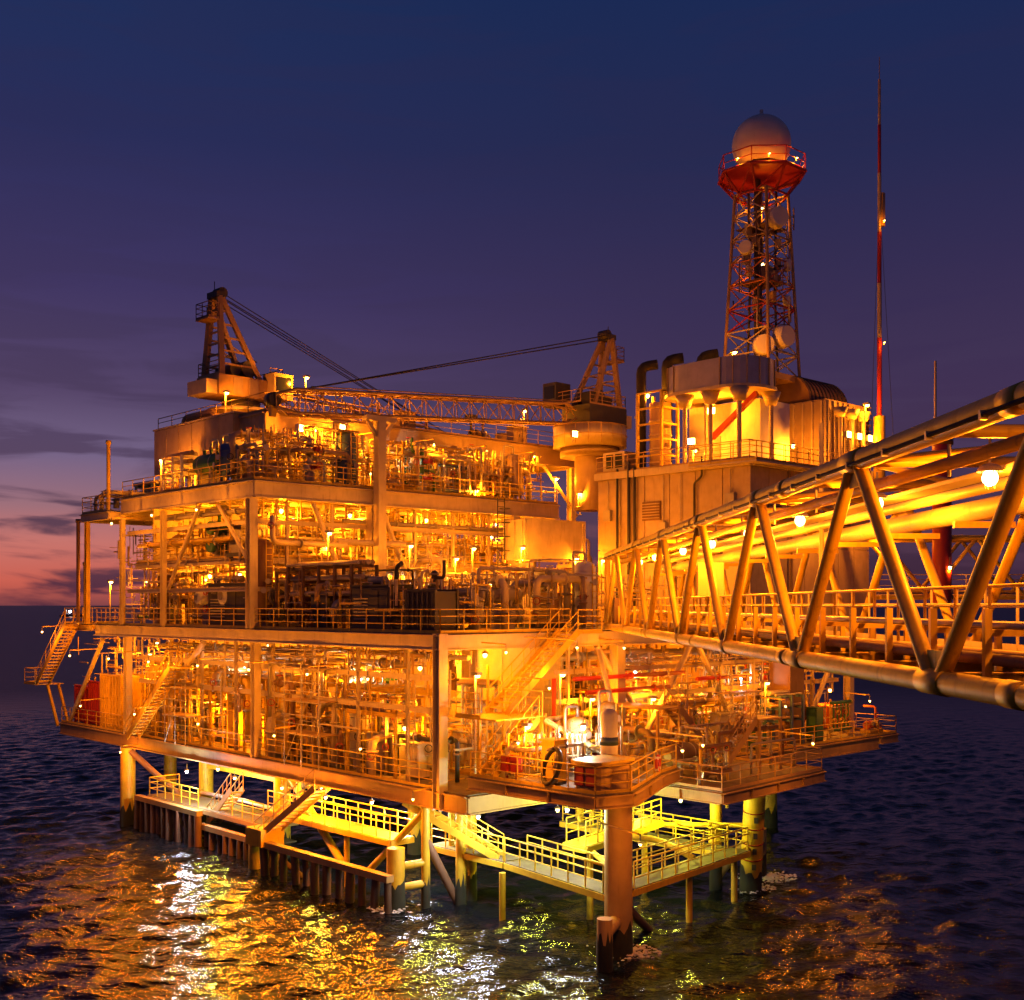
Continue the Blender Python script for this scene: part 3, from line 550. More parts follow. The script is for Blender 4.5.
for x in (-2, 2):
    for y in (-2, 2): beam(RT, 'base_leg', (x, y, -6.35), (x, y, -.4), .3, .3, 'cream')
lattice(RT, (0, 0, 0), (0, 0, 12.4), 3.6, 2.5, 8, .22, .1, 'ochre', ['cream', 'cream', 'red', 'orange', 'orange', 'ochre', 'cream', 'cream'])
# flared octagonal platform
def octa(r, z, ph=22.5): return [Vector((r * math.cos(R(ph + 45 * i)), r * math.sin(R(ph + 45 * i)), z)) for i in range(8)]
o1, o2, o3 = octa(1.7, 12.2), octa(2.9, 13.6), octa(2.9, 14.7)
pl = plate(RT, 'tower_platform', [(p.x, p.y) for p in octa(2.75, 0)], 13.55, 13.66, 'red')
for i in range(8):
    rod(pl, 'flare_strut', o1[i], o2[i], .16, 'red', 8); rod(pl, 'flare_strut', o1[i], o2[(i + 1) % 8], .11, 'red', 6); rod(pl, 'platform_rim', o2[i], o2[(i + 1) % 8], .24, 'red', 8); rod(pl, 'flare_ring', o1[i], o1[(i + 1) % 8], .16, 'red', 8)
    rod(pl, 'post', o2[i], o3[i], .08, 'red', 6); rod(pl, 'guard_rail', o3[i], o3[(i + 1) % 8], .08, 'red', 6); rod(pl, 'guard_rail', (o2[i] + o3[i]) / 2, (o2[(i + 1) % 8] + o3[(i + 1) % 8]) / 2, .06, 'red', 6)
vcyl(RT, 'radome_base', (0, 0, 13.66), 2.6, .6, 'red', 24)
bm = bmesh.new(); bmesh.ops.create_uvsphere(bm, u_segments=40, v_segments=24, radius=1.95); bmesh.ops.delete(bm, geom=[v for v in bm.verts if v.co.z < -1.5], context='VERTS')
dome = put('radome', _bm_to('radome', bm, 'radome', lambda f: True), RT, Matrix.Translation((0, 0, 15.75)))
for i in range(4): put('seam', prim('ring', 'tank'), dome, Matrix.Translation((0, 0, 15.75)) @ Matrix.Rotation(R(22 + 45 * i), 4, 'Z') @ Matrix.Rotation(math.pi / 2, 4, 'X') @ Matrix.Diagonal((4.02, 4.02, .9, 1)) @ Matrix.Diagonal((.972, .972, 1, 1)))
rod(RT, 'lightning_rod', (0, 0, 17.6), (0, 0, 18.1), .25, 'radome', 8)
for (x, y, z, d, az) in ((-1.5, -1.2, 1.9, 1.5, 225), (-.4, -1.9, 2.5, 1.6, 262), (-.5, -1.5, 10.4, 1.5, 250), (1.0, -1.2, 7.6, .9, 290), (-1.4, .2, 8.6, 1.0, 200), (.9, -1.2, 5.2, .8, 280)):
    dd = Vector((math.cos(R(az)), math.sin(R(az)), 0)); M = Matrix.Translation(Vector((x, y, z)) + dd * .2) @ dd.to_track_quat('Z', 'Y').to_matrix().to_4x4()
    di = put('dish_antenna', prim('dish', 'radome'), RT, M @ Matrix.Diagonal((d, d, d * .9, 1))); rod(di, 'dish_bracket', (x, y, z), (x * .7, y * .7, z), .14, 'dark', 8)
for (x, y, z, h) in ((-2.0, -1.0, 8.5, 2.4), (-2.2, .2, 5.5, 2), (1.9, -.9, 8, 3.4), (2.1, .3, 4.2, 2.6), (-2.1, -1.2, 4.0, 1.8), (2.0, -1.2, 10.2, 1.5)):
    w = rod(RT, 'whip_antenna', (x, y, z), (x, y, z + h), .1, 'brown', 6); rod(w, 'antenna_arm', (x * .5, y * .5, z + .3), (x, y, z + .3), .07, 'cream', 6); rod(w, 'antenna_arm', (x * .5, y * .5, z + h * .6), (x, y, z + h * .6), .07, 'cream', 6)
tr_ = random.Random(5)
for i in range(20):
    A = tr_.uniform(0, 6.283); z = tr_.uniform(3, 11.2); q = 1.95 - .045 * z + tr_.uniform(.05, .45); x, y = q * math.cos(A), q * math.sin(A); hh = tr_.uniform(.9, 2.4)
    w = rod(RT, 'whip_antenna', (x, y, z), (x, y, z + hh), tr_.choice((.07, .1, .16)), tr_.choice(('cream', 'ochre', 'brown')), 6)
    for f in (.25, .7): rod(w, 'antenna_arm', (x * .62, y * .62, z + hh * f), (x, y, z + hh * f), .06, 'ochre', 6)
for i in range(9):
    A = tr_.uniform(2.4, 5.6); z = tr_.uniform(4.2, 12); q = 1.1; bx_ = box(RT, 'radio_unit', (q * math.cos(A), q * math.sin(A), z), (.4, .3, .7), tr_.choice(('cream', 'tank', 'ochre')), A); rod(bx_, 'feeder_cable', (q * math.cos(A), q * math.sin(A), z - .35), (-.1, .1, z - 1.6), .06, 'cable', 6)
for x, y in ((-.9, -.5), (.6, -.9), (-.5, .8)): tube(RT, 'feeder_cable', [(x, y, 0), (x * .8, y * .8, 6), (x * .9, y * .9, 12.6)], .09, 'dark', 6)
ladder(RT, (.2, .3, 0), 13.4, (1, 0, 0), .5, 'brown', False); rod(RT, 'cable_trunk', (-.2, .2, 0), (-.2, .2, 13.4), .45, 'dark', 8)
for k in range(4): box(RT, 'equipment_box', (random.uniform(-.6, .6), random.uniform(-.4, .4), 3 + 2.1 * k), (.9, .6, .8), 'tank', random.random())
for k in (6.4, 10.0): plate(RT, 'rest_platform', [(-1.2, -1.2), (1.2, -1.2), (1.2, 1.2), (-1.2, 1.2)], k, k + .08, 'brown')

# ================================================================== TWO PEDESTAL CRANES
def crane(loc, rz, label, ped, rot_boom, tip, drop, tall, drum):
    t = thing('pedestal_crane', label, 'crane', loc, rz)
    vcyl(t, 'pedestal', (0, 0, -ped), 2.2, ped, 'tank', 24)
    if drum:
        d = vcyl(t, 'ring_platform', (0, 0, -1.1), 5.3, 1.5, 'cream', 32); vcyl(d, 'ring_skirt', (0, 0, -1.75), 4.3, .64, 'tank', 32)
        for i in range(18): A = 2 * math.pi * i / 18; rod(d, 'guard_post', (2.63 * math.cos(A), 2.63 * math.sin(A), -1.0), (2.63 * math.cos(A), 2.63 * math.sin(A), .42), .06, 'ochre', 6)
        for z in (.42, -.3): put('guard_ring', prim('ring', 'ochre'), d, Matrix.Translation((0, 0, z)) @ Matrix.Diagonal((5.45, 5.45, 1, 1)))
    else:
        d = vcyl(t, 'ring_platform', (0, 0, -.5), 4.4, .35, 'cream', 28); vcyl(d, 'ring_skirt', (0, 0, -.9), 3.0, .4, 'tank', 28)
    z0 = .45
    vcyl(t, 'slew_ring', (0, 0, -.15), 2.5, .6, 'dark', 24)
    hs = box(t, 'machinery_house', (-.5, 0, z0 + .75), (4.0, 2.7, 1.3), 'ochre' if not drum else 'dark'); box(hs, 'counterweight', (-2.85, 0, z0 + .55), (.9, 2.3, .9), 'cream')
    for q in (-1, 1): box(hs, 'house_door', (-.5 + .6 * q, -1.37, z0 + .75), (.7, .05, 1.1), 'tank')
    handrail(t, [(-2.4, -1.3, z0 + 1.4), (-2.4, 1.3, z0 + 1.4), (1.4, 1.3, z0 + 1.4)], .9, 1.2, 'ochre'); handrail(t, [(1.4, -1.3, z0 + 1.4), (2.4, -1.3, z0 + 1.4), (2.4, 1.3, z0 + 1.4)], .9, 1.0, 'ochre')
    w1 = rod(t, 'winch_drum', (.0, -1.0, z0 + 2.05), (.0, 1.0, z0 + 2.05), 1.1, 'dark', 16); box(w1, 'winch_motor', (.7, .6, z0 + 1.9), (.8, .8, .9), 'dark'); rod(t, 'winch_drum', (-1.0, -.9, z0 + 1.9), (-1.0, .9, z0 + 1.9), .8, 'dark', 16)
    cb = box(t, 'operator_cab', (1.9, -1.5, z0 + 1.2 + (1.0 if drum else -.2)), (1.5, 1.3, 1.7), 'tank' if not drum else 'dark')
    zc = z0 + 1.35 + (1.0 if drum else -.2)
    box(cb, 'cab_window', (2.67, -1.5, zc), (.05, 1.0, .9), 'glass'); box(cb, 'cab_window', (1.9, -2.17, zc), (1.1, .05, .9), 'cabwin' if drum else 'glass')
    # A-frame
    H = z0 + 1.4 + tall; top = Vector((-1.9, 0, H))
    for q in (-1, 1):
        beam(t, 'mast_leg', (-2.1, 1.05 * q, z0 + 1.3), (-1.9, .45 * q, H), .34, .34, 'ochre'); beam(t, 'mast_leg', (.8, 1.05 * q, z0 + 1.3), (-1.75, .45 * q, H - .1), .3, .3, 'ochre')
        for k in range(1, 6):
            f = k / 6; beam(t, 'mast_rung', (-2.1 + .2 * f, (1.05 - .6 * f) * q, z0 + 1.3 + (tall) * f), (.8 - 2.55 * f, (1.05 - .6 * f) * q, z0 + 1.3 + tall * f), .12, .12, 'ochre')
    for k in range(1, 7): f = k / 7; beam(t, 'mast_rung', (-2.1 + .2 * f, -(1.05 - .6 * f), z0 + 1.3 + tall * f), (-2.1 + .2 * f, (1.05 - .6 * f), z0 + 1.3 + tall * f), .11, .11, 'ochre')
    hd = box(t, 'mast_head', (-1.85, 0, H + .1), (.7, 1.2, .4), 'dark'); rod(hd, 'sheave', (-1.6, -.4, H + .3), (-1.6, .4, H + .3), .7, 'dark', 16); rod(hd, 'aerial', (-2, 0, H + .2), (-2, 0, H + 1.0), .06, 'dark', 6)
    bk = box(t, 'mast_platform', (-2.5, 0, H - 1.6), (.9, 1.5, .08), 'ochre'); handrail(bk if False else t, [(-2.1, -.75, H - 1.55), (-2.9, -.75, H - 1.55), (-2.9, .75, H - 1.55), (-2.1, .75, H - 1.55)], 1.0, .8, 'brown')
    for dz in (0, -.75): rod(t, 'mast_arm', (-.9, .7, H - 2.6 + dz), (2.0, 1.2, H - 3.5 + dz), .1, 'ochre', 6)
    # lattice boom along +x
    foot, end = Vector((1.8, 0, z0 + .7)), Vector(tip); ax = (end - foot).normalized(); sd = Vector((0, 1, 0)); up = ax.cross(sd) * -1
    if up.z < 0: up = -up
    Lb = (end - foot).length; nb = max(8, int(Lb / 1.25))
    def sec(f):
        w = min(1., f / .08 + .4) * min(1., (1 - f) / .1 + .5); return foot + ax * Lb * f, .5 * w + .1, .62 * w + .06
    def cor(f, i):
        c, a, b = sec(f); q = ((-1, -1), (1, -1), (1, 1), (-1, 1))[i % 4]; return c + sd * a * q[0] + up * b * q[1]
    fs = [0, .048, .95, 1]; b0 = None
    for i in range(4):
        for f0, f1 in zip(fs[:-1], fs[1:]):
            o = rod(t if b0 is None else b0, 'boom' if b0 is None else 'boom_chord', cor(f0, i), cor(f1, i), .17, 'ochre', 8); b0 = b0 or o
    for k in range(nb):
        f0, f1 = k / nb, (k + 1) / nb
        for i in range(4): rod(b0, 'lacing', cor(f0, i), cor(f1, i + 1), .075, 'ochre', 6); rod(b0, 'lacing', cor(f1, i), cor(f1, i + 1), .075, 'ochre', 6)
    rod(b0, 'tip_sheave', end + Vector((0, -.3, .1)), end + Vector((0, .3, .1)), .8, 'dark', 14)
    for q in (-.35, .35):
        for dz in (0, .28): rod(t, 'pendant_cable', top + Vector((.3, q, .25 - dz)), foot + ax * Lb * .93 + up * .7 + Vector((0, q, 0)), .065, 'cable', 6)
    hb = rod(t, 'hook_cable', end, end + Vector((0, 0, -drop)), .07, 'cable', 6); box(hb, 'hook_block', end + Vector((0, 0, -drop)), (.35, .3, .7), 'yellow')
    rod(t, 'boom_walkway', foot + up * .9 + sd * .3, foot + ax * Lb * .9 + up * .9 + sd * .3, .08, 'ochre', 6)
    return t
crane((6, 28, 27.3), R(3), 'left pedestal crane with tall yellow A-frame mast and boom lowered away', 1.35, 0, (19.5, 0, -.6), .6, 5.2, False)
crane((28, 17, 26.7), R(181), 'right pedestal crane on a round railed drum, boom lying across the roof', 5.6, 0, (26.6, 0, -.9), .5, 5.2, True)
bp = thing('boom_rest', 'tall cream post with a cross saddle carrying the lattice boom', 'boom rest', (8.3, 15.75, ZM))
beam(bp, 'post', (0, 0, 0), (0, 0, 12.3), .55, .55, 'cream'); beam(bp, 'saddle', (-1.1, 0, 12.45), (1.1, 0, 12.45), .5, .3, 'cream'); beam(bp, 'knee', (.2, 0, 11.4), (1.0, 0, 12.35), .2, .2, 'cream'); beam(bp, 'knee', (-.2, 0, 11.4), (-1.0, 0, 12.35), .2, .2, 'cream'); box(bp, 'base_plate', (0, 0, .04), (1, 1, .08), 'grey')
for z in (6.6, 7.9): beam(bp, 'stay', (0, .2, z), (0, .5, z), .3, .3, 'cream')

# ================================================================== LINK BRIDGE (runs past the camera on the right)
bdir = Vector((-.0274, 1, 0)).normalized(); brz = math.atan2(bdir.y, bdir.x) - math.pi / 2
BR = thing('link_bridge', 'yellow tubular truss footbridge with pipes and lamps leading to the platform', 'bridge', (6.55 - .0274 * -6, -6, 13.0), brz, None, None, False)
BL_, BW, ZB, ZT = 66.4, 3.45, .2, 3.8                 # length along y, width along +x, chord heights
for x, nm in ((0, 'near'), (BW, 'far')):
    for z, d in ((ZB, .34), (ZT, .36)):
        c = rod(BR, 'chord', (x, 0, z), (x, BL_, z), d, 'yellow', 20)
        for y in np.arange(9.2, BL_, 10.8): rod(c, 'weld_sleeve', (x, y, z), (x, y + .5, z), d * 1.06, 'yellow', 20)
    k = 0; y = 4.8                                    # nodes every 3.6 m, alternating bottom and top
    while y < BL_ - 3.6:
        z0, z1 = (ZB, ZT) if k % 2 == 1 else (ZT, ZB)
        rod(BR, 'diagonal', (x, y + .12, z0), (x, y + 3.48, z1), .24 if x == 0 else .2, 'yellow', 14); y += 3.6; k += 1
    for q in np.arange(4.8, BL_ - 3, 3.6):
        k2 = round((q - 4.8) / 3.6); zc = (ZB, ZT)[(k2 + 1) % 2]; rod(BR, 'node_sleeve', (x, q - .42, zc), (x, q + .42, zc), (.385, .405)[(k2 + 1) % 2], 'yellow', 20)
        box(BR, 'gusset_plate', (x, q, zc + (.3 if zc == ZB else -.3)), (.03, .62, .3), 'yellow')
    tube(BR, 'conduit', [(x - .2, 0, ZT - .1), (x - .2, BL_, ZT - .1)], .035, 'cable', 6)
    for q in np.arange(1, BL_, 1.8): box(BR, 'pipe_clip', (x - .19, q, ZT - .1), (.1, .06, .12), 'steel')
    for yy in (BL_ - .2,): rod(BR, 'end_post', (x, yy, ZB), (x, yy, ZT), .3, 'yellow', 14)
for i, y in enumerate(np.arange(1.2, BL_, 3.6)):
    beam(BR, 'cross_beam', (.15, y, ZB), (BW - .15, y, ZB), .2, .26, 'yellow', 'ibeam'); rod(BR, 'top_strut', (.15, y, ZT), (BW - .15, y, ZT), .2, 'yellow', 10)
    if i % 2: rod(BR, 'top_strut', (.15, y, ZT), (BW - .15, y + 3.6, ZT), .13, 'yellow', 8)
    else: rod(BR, 'top_strut', (BW - .15, y, ZT), (.15, y + 3.6, ZT), .13, 'yellow', 8)
wk = box(BR, 'walkway', (2.35, BL_ / 2, .42), (1.6, BL_, .06), 'deckplate')
handrail(BR, [(1.5, .2, .45), (1.5, BL_ - .2, .45)], 1.15, 1.35, 'yellow'); handrail(BR, [(3.2, .2, .45), (3.2, BL_ - .2, .45)], 1.2, 1.35, 'cream')
for x, z, r, m in ((.42, .56, .085, 'brown'), (.75, .54, .07, 'steel'), (1.08, .56, .09, 'ochre'), (.5, 1.02, .05, 'steel'), (.95, 1.02, .05, 'cream')): tube(BR, 'pipe', [(x, 0, z), (x, BL_, z)], r, m, 10)
for y in np.arange(.9, BL_, 1.9):
    beam(BR, 'pipe_post', (.3, y, .3), (.3, y, 1.25), .1, .1, 'yellow'); beam(BR, 'pipe_bar', (.26, y, .92), (1.3, y, .92), .08, .09, 'yellow'); beam(BR, 'pipe_post', (1.3, y, .3), (1.3, y, 1.0), .09, .09, 'yellow')
for x, z, r, m in ((.75, 3.5, .11, 'yellow'), (2.6, 3.42, .11, 'cream'), (3.05, 3.12, .21, 'cream')): tube(BR, 'overhead_pipe', [(x, 0, z), (x, BL_, z)], r, m, 12)
for y in np.arange(2.6, BL_, 3.6): rod(BR, 'pipe_hanger', (.75, y, 3.3), (.75, y, ZT), .06, 'grey', 6); beam(BR, 'pipe_hanger', (2.3, y, 2.8), (BW, y, 2.8), .1, .12, 'yellow')
tr = box(BR, 'cable_tray', (2.05, BL_ / 2, 3.5), (.5, BL_, .07), 'steel')
gl = box(BR, 'gate_box', (.5, BL_ - 1.6, 1.0), (.7, 1.1, 1.3), 'brown')
sgn = box(BR, 'sign_board', (1.45, 46.5, 2.2), (.9, .05, 1.15), 'cream'); rod(sgn, 'sign_post', (1.45, 46.55, .5), (1.45, 46.55, 1.7), .06, 'yellow', 6)
bs = thing('tower_lamp_pole', 'tall thin pole rising through the link bridge', 'pole', (9.1 - .0274 * 31, 31.2, 13.45), 0, None, None, False)
rod(bs, 'pole', (0, 0, 0), (0, 0, 5.7), .13, 'cream', 10); vcyl(bs, 'foot', (0, 0, 0), .35, .06, 'grey', 12)
# platform end of bridge bearing
br((10.6, .2, 12.2), (13.5, .2, 9), .3)

# ================================================================== FAR BRIDGE, RED MAST, STRIPED MAST, BEYOND
FB = thing('far_bridge', 'distant yellow truss bridge leaving the building to the right', 'bridge', (23, 73, 14.6), 0, None, None, False)
for y in (0, 2.6):
    for z in (.2, 3.9): rod(FB, 'chord', (0, y, z), (60, y, z), .34, 'yellow', 12)
    for k in range(20): z0, z1 = (.2, 3.9) if k % 2 else (3.9, .2); rod(FB, 'diagonal', (3 * k, y, z0), (3 * k + 3, y, z1), .24, 'yellow', 10)
box(FB, 'walkway', (30, 1.3, .45), (60, 1.9, .08), 'deckplate'); handrail(FB, [(0, .3, .5), (60, .3, .5)], 1.1, 1.8)
for x in (58, 59.5): rod(FB, 'support_leg', (x, 1.3, .2), (x, 1.3, -19), .8, 'yellow', 14)
RM = thing('red_column', 'thick red steel column with thin whip aerial behind the bridge', 'mast', (26.6, 72.4, 14.2), 0, None, None, False)
rod(RM, 'column', (0, 0, 0), (0, 0, 10.3), 1.15, 'red', 20); rod(RM, 'whip', (-.4, 0, 10.3), (-.4, 0, 15.2), .16, 'cream', 8); rod(RM, 'collar', (0, 0, 10.0), (0, 0, 10.4), 1.35, 'brown', 20); rod(RM, 'base_bracket', (0, .3, .3), (0, .7, .3), .9, 'brown', 12)
SM = thing('striped_mast', 'slender mast painted in red and white bands rising from building corner', 'mast', (36.9, -.9, 22.4))
rod(SM, 'mast_base', (0, 0, 0), (0, 0, 4.4), .75, 'yellow', 16); beam(SM, 'bracket', (0, .2, .6), (0, 1.0, .6), .4, .3, 'brown'); beam(SM, 'bracket', (0, .2, 3), (0, 1.0, 3), .3, .3, 'brown')
zz = 4.4
for i, (h, m) in enumerate(((5.2, 'red'), (3.6, 'cream'), (3.4, 'red'), (3.9, 'cream'), (3.2, 'red'), (3.0, 'cream'))): rod(SM, 'mast_band', (0, 0, zz), (0, 0, zz + h), .32 - .025 * i, m, 12); zz += h
box(SM, 'aerial_box', (.18, -.1, 18.1), (.28, .28, 2.2), 'ochre'); rod(SM, 'top_aerial', (0, 0, zz), (0, 0, zz + 1.5), .06, 'cream', 6)
for v, u in ((30, -8), (52, 10)): rod(SM, 'guy_wire', (0, 0, 19), ((v - 36.9) * .35, (u + .9) * .35, .2), .03, 'cable', 6)
SH = thing('supply_ship', 'far-off small ship showing one bright white light on the horizon', 'ship', (-545, 1445, 0), .5, None, None, False)
bmh = extr([(-13, -3.4), (9, -3.4), (14, 0), (9, 3.4), (-13, 3.4)])
for v in bmh.verts: v.co.z = -1 if v.co.z < 0 else 2.2 + (1.0 if v.co.x > 10 else 0)
put('hull', _bm_to('hull', bmh, 'dark'), SH, Matrix()); dh = box(SH, 'deck_house', (-5, 0, 4), (7, 5, 3.6), 'white'); box(dh, 'bridge_window', (-1.46, 0, 4.8), (.08, 4.4, .9), 'glass'); rod(SH, 'mast', (-5, 0, 5.6), (-5, 0, 10), .3, 'white', 8)
put('deck_light', prim('sphere', 'shiplight'), SH, Matrix.Translation((-1, -2, 6.2)) @ Matrix.Diagonal((3.2, 3.2, 2.6, 1))); rod(SH, 'light_post', (-1, -2, 2.2), (-1, -2, 5.2), .3, 'white', 8)
#@@EQUIP
# ================================================================== EQUIPMENT BUILDERS (each returns a thing)
MNAME = {'cream': 'cream', 'grey': 'grey', 'steel': 'bare steel', 'dark': 'dark', 'yellow': 'yellow', 'red': 'red', 'white': 'white', 'ochre': 'ochre', 'silver': 'silver', 'tank': 'buff', 'brown': 'brown', 'orange': 'orange', 'blue': 'blue', 'green': 'green'}
def disc(par, name, c, d, n, m, t=.06, k=14):
    c, n = Vector(c), Vector(n); return beam(par, name, c - n * t / 2, c + n * t / 2, d, d, m, 'cyl%d' % k)
def valve(par, p, axis, s, m='red'):
    s = min(s, .17); p, axis = Vector(p), Vector(axis); v = put('valve', prim('sphere', m if m != 'red' else 'dark'), par, Matrix.Translation(p) @ Matrix.Diagonal((s * 1.5, s * 1.5, s * 1.5, 1)))
    up = Vector((0, 0, 1)) if abs(axis.z) < .9 else Vector((-.7, -.7, 0)); rod(v, 'stem', p, p + up * s * 2.4, s * .3, 'steel', 6)
    q = up.to_track_quat('Z', 'Y').to_matrix().to_4x4(); put('hand_wheel', prim('wheel', m), v, Matrix.Translation(p + up * s * 2.4) @ q @ Matrix.Diagonal((s * 2.4, s * 2.4, s * 2.4, 1)))
    return v
def vessel_v(loc, r, h, m, rz=0):
    t = thing('vertical_vessel', f"{'tall' if h > 4 else 'squat' if h < 2.2 else 'upright'} {MNAME[m]} domed vessel " + where(*loc), 'vessel', loc, rz)
    for i in range(4): A = R(45 + 90 * i); beam(t, 'leg', (r * .8 * math.cos(A), r * .8 * math.sin(A), 0), (r * .8 * math.cos(A), r * .8 * math.sin(A), .7), .12, .12, m)
    sh = vcyl(t, 'shell', (0, 0, .55), 2 * r, h - .55, m, 24); put('dome', prim('dome', m), t, Matrix.Translation((0, 0, h)) @ Matrix.Diagonal((2 * r, 2 * r, r * 1.1, 1)))
    for z in np.linspace(1, h - .2, max(2, int(h / 1.3))): put('band', prim('ring', m), sh, Matrix.Translation((0, 0, z)) @ Matrix.Diagonal((2.06 * r, 2.06 * r, 1.6, 1)))
    for i in range(3):
        A = R(random.uniform(170, 290)); d = Vector((math.cos(A), math.sin(A), 0)); z = random.uniform(1, h - .3)
        n = rod(t, 'nozzle', d * r * .95 + Vector((0, 0, z)), d * (r + .35) + Vector((0, 0, z)), .18, m, 10); disc(n, 'flange', d * (r + .35) + Vector((0, 0, z)), .32, d, 'steel')
    tube(t, 'outlet_pipe', [(0, 0, h + r * .4), (0, 0, h + r * .55 + .5), (-r - .3, 0, h + r * .55 + .5), (-r - .3, 0, .1)], .07, 'steel', 8); ladder(t, (0, -r - .16, 0), h + .2, (1, 0, 0), .42, 'yellow')
    return t
def vessel_h(loc, r, l, m, rz=0, lift=.6):
    t = thing('horizontal_vessel', f"{'long' if l > 3.2 else 'short'} {MNAME[m]} horizontal vessel " + where(*loc), 'vessel', loc, rz); z = lift + r
    sh = rod(t, 'shell', (-l / 2, 0, z), (l / 2, 0, z), 2 * r, m, 24)
    for q in (-1, 1):
        put('dome', prim('dome', m), t, Matrix.Translation((q * l / 2, 0, z)) @ Matrix.Rotation(q * math.pi / 2, 4, 'Y') @ Matrix.Diagonal((2 * r, 2 * r, r, 1)))
        s = box(t, 'saddle', (q * l * .3, 0, (lift + r * .4) / 2), (.22, r * 1.6, lift + r * .4), 'grey'); put('strap', prim('ring', 'steel'), sh, Matrix.Translation((q * l * .3, 0, z)) @ Matrix.Rotation(math.pi / 2, 4, 'Y') @ Matrix.Diagonal((2.06 * r, 2.06 * r, 2, 1)))
    for x in (-l * .35, 0, l * .32): n = rod(t, 'nozzle', (x, 0, z + r * .9), (x, 0, z + r + .3), .2, m, 10); disc(n, 'flange', (x, 0, z + r + .3), .36, (0, 0, 1), 'steel')
    tube(t, 'outlet_pipe', [(0, 0, z + r + .3), (0, 0, z + r + .8), (l * .32, 0, z + r + .8), (l * .32, 0, z + r + .3)], .08, 'steel', 8); disc(t, 'manway', (-l / 2 - r * .45, 0, z), r * .8, (1, 0, 0), 'grey', .1)
    return t
def pump(loc, m, rz=0, s=1.):
    t = thing('pump_skid', f'{MNAME[m]} motor and pump skid ' + where(*loc), 'pump', loc, rz)
    box(t, 'skid', (0, 0, .12), (2.1 * s, .9 * s, .22), 'yellow'); mo = rod(t, 'motor', (-.9 * s, 0, .65 * s), (.05, 0, .65 * s), .62 * s, m, 18)
    for i in range(5): put('fin', prim('ring', m), mo, Matrix.Translation((-.8 * s + .18 * s * i, 0, .65 * s)) @ Matrix.Rotation(math.pi / 2, 4, 'Y') @ Matrix.Diagonal((.7 * s, .7 * s, 1.2, 1)))
    box(mo, 'terminal_box', (-.4 * s, -.36 * s, .8 * s), (.3 * s, .2 * s, .3 * s), 'grey'); rod(t, 'coupling', (.05, 0, .65 * s), (.4 * s, 0, .65 * s), .3 * s, 'yellow', 12)
    rod(t, 'pump_casing', (.4 * s, 0, .65 * s), (.8 * s, 0, .65 * s), .75 * s, 'blue' if m == 'grey' else 'steel', 18); box(t, 'pedestal', (-.45 * s, 0, .3 * s), (.7 * s, .5 * s, .2 * s), 'grey'); box(t, 'pedestal', (.6 * s, 0, .28 * s), (.3 * s, .4 * s, .2 * s), 'grey')
    tube(t, 'discharge_pipe', [(.6 * s, 0, .9 * s), (.6 * s, 0, 2.1 * s), (.6 * s, 1.1 * s, 2.1 * s)], .1 * s, m, 8); tube(t, 'suction_pipe', [(.78 * s, 0, .65 * s), (1.4 * s, 0, .65 * s), (1.4 * s, 0, .05)], .12 * s, m, 8); valve(t, (.6 * s, 0, 1.5 * s), (0, 0, 1), .15 * s)
    return t
def cabinet(loc, m, rz=0, w=1.4, h=2.0):
    t = thing('control_cabinet', f"{'tall' if h > 1.9 else 'low'} {MNAME[m]} steel control cabinet " + where(*loc), 'cabinet', loc, rz)
    box(t, 'plinth', (0, 0, .06), (w, .66, .12), 'dark'); box(t, 'body', (0, 0, .12 + h / 2), (w, .7, h), m); n = 2 if w > 1 else 1
    for i in range(n):
        d = box(t, 'door', ((i - (n - 1) / 2) * w / n, -.36, .12 + h / 2), (w / n - .06, .03, h - .1), m); box(d, 'handle', ((i - (n - 1) / 2) * w / n + w / n * .35, -.39, .12 + h / 2), (.04, .04, .25), 'dark')
    box(t, 'rain_hood', (0, -.05, h + .16), (w + .12, .86, .06), m); rod(t, 'conduit', (w * .3, 0, h + .15), (w * .3, 0, h + .8), .08, 'steel', 8); rod(t, 'conduit', (w * .1, 0, h + .15), (w * .1, 0, h + .6), .06, 'steel', 8)
    return t
def manifold(loc, m, rz=0, n=4, l=2.4, h=2.2):
    t = thing('pipe_manifold', f'{MNAME[m]} manifold of {["", "", "two", "three", "four", "five", "six"][n]} risers ' + where(*loc), 'manifold', loc, rz)
    for q in (-1, 1): beam(t, 'frame_leg', (q * l / 2, .1, 0), (q * l / 2, .1, h), .1, .1, 'yellow')
    for z, d in ((.5, .24), (h - .25, .2)): rod(t, 'header', (-l / 2 - .1, 0, z), (l / 2 + .1, 0, z), d, m, 12)
    for i in range(n):
        x = -l / 2 + l * (i + .5) / n; r = rod(t, 'riser', (x, 0, .5), (x, 0, h - .25), .13, random.choice((m, 'steel')), 10)
        disc(r, 'flange', (x, 0, .85), .28, (0, 0, 1), 'steel'); disc(r, 'flange', (x, 0, h - .55), .28, (0, 0, 1), 'steel'); valve(t, (x, 0, 1.1 + .5 * (i % 2)), (0, 0, 1), .13, random.choice(('red', 'red', 'dark', 'blue', 'yellow')))
    disc(t, 'blind_flange', (-l / 2 - .12, 0, .5), .42, (1, 0, 0), 'steel'); disc(t, 'blind_flange', (l / 2 + .12, 0, h - .25), .36, (1, 0, 0), 'steel'); return t
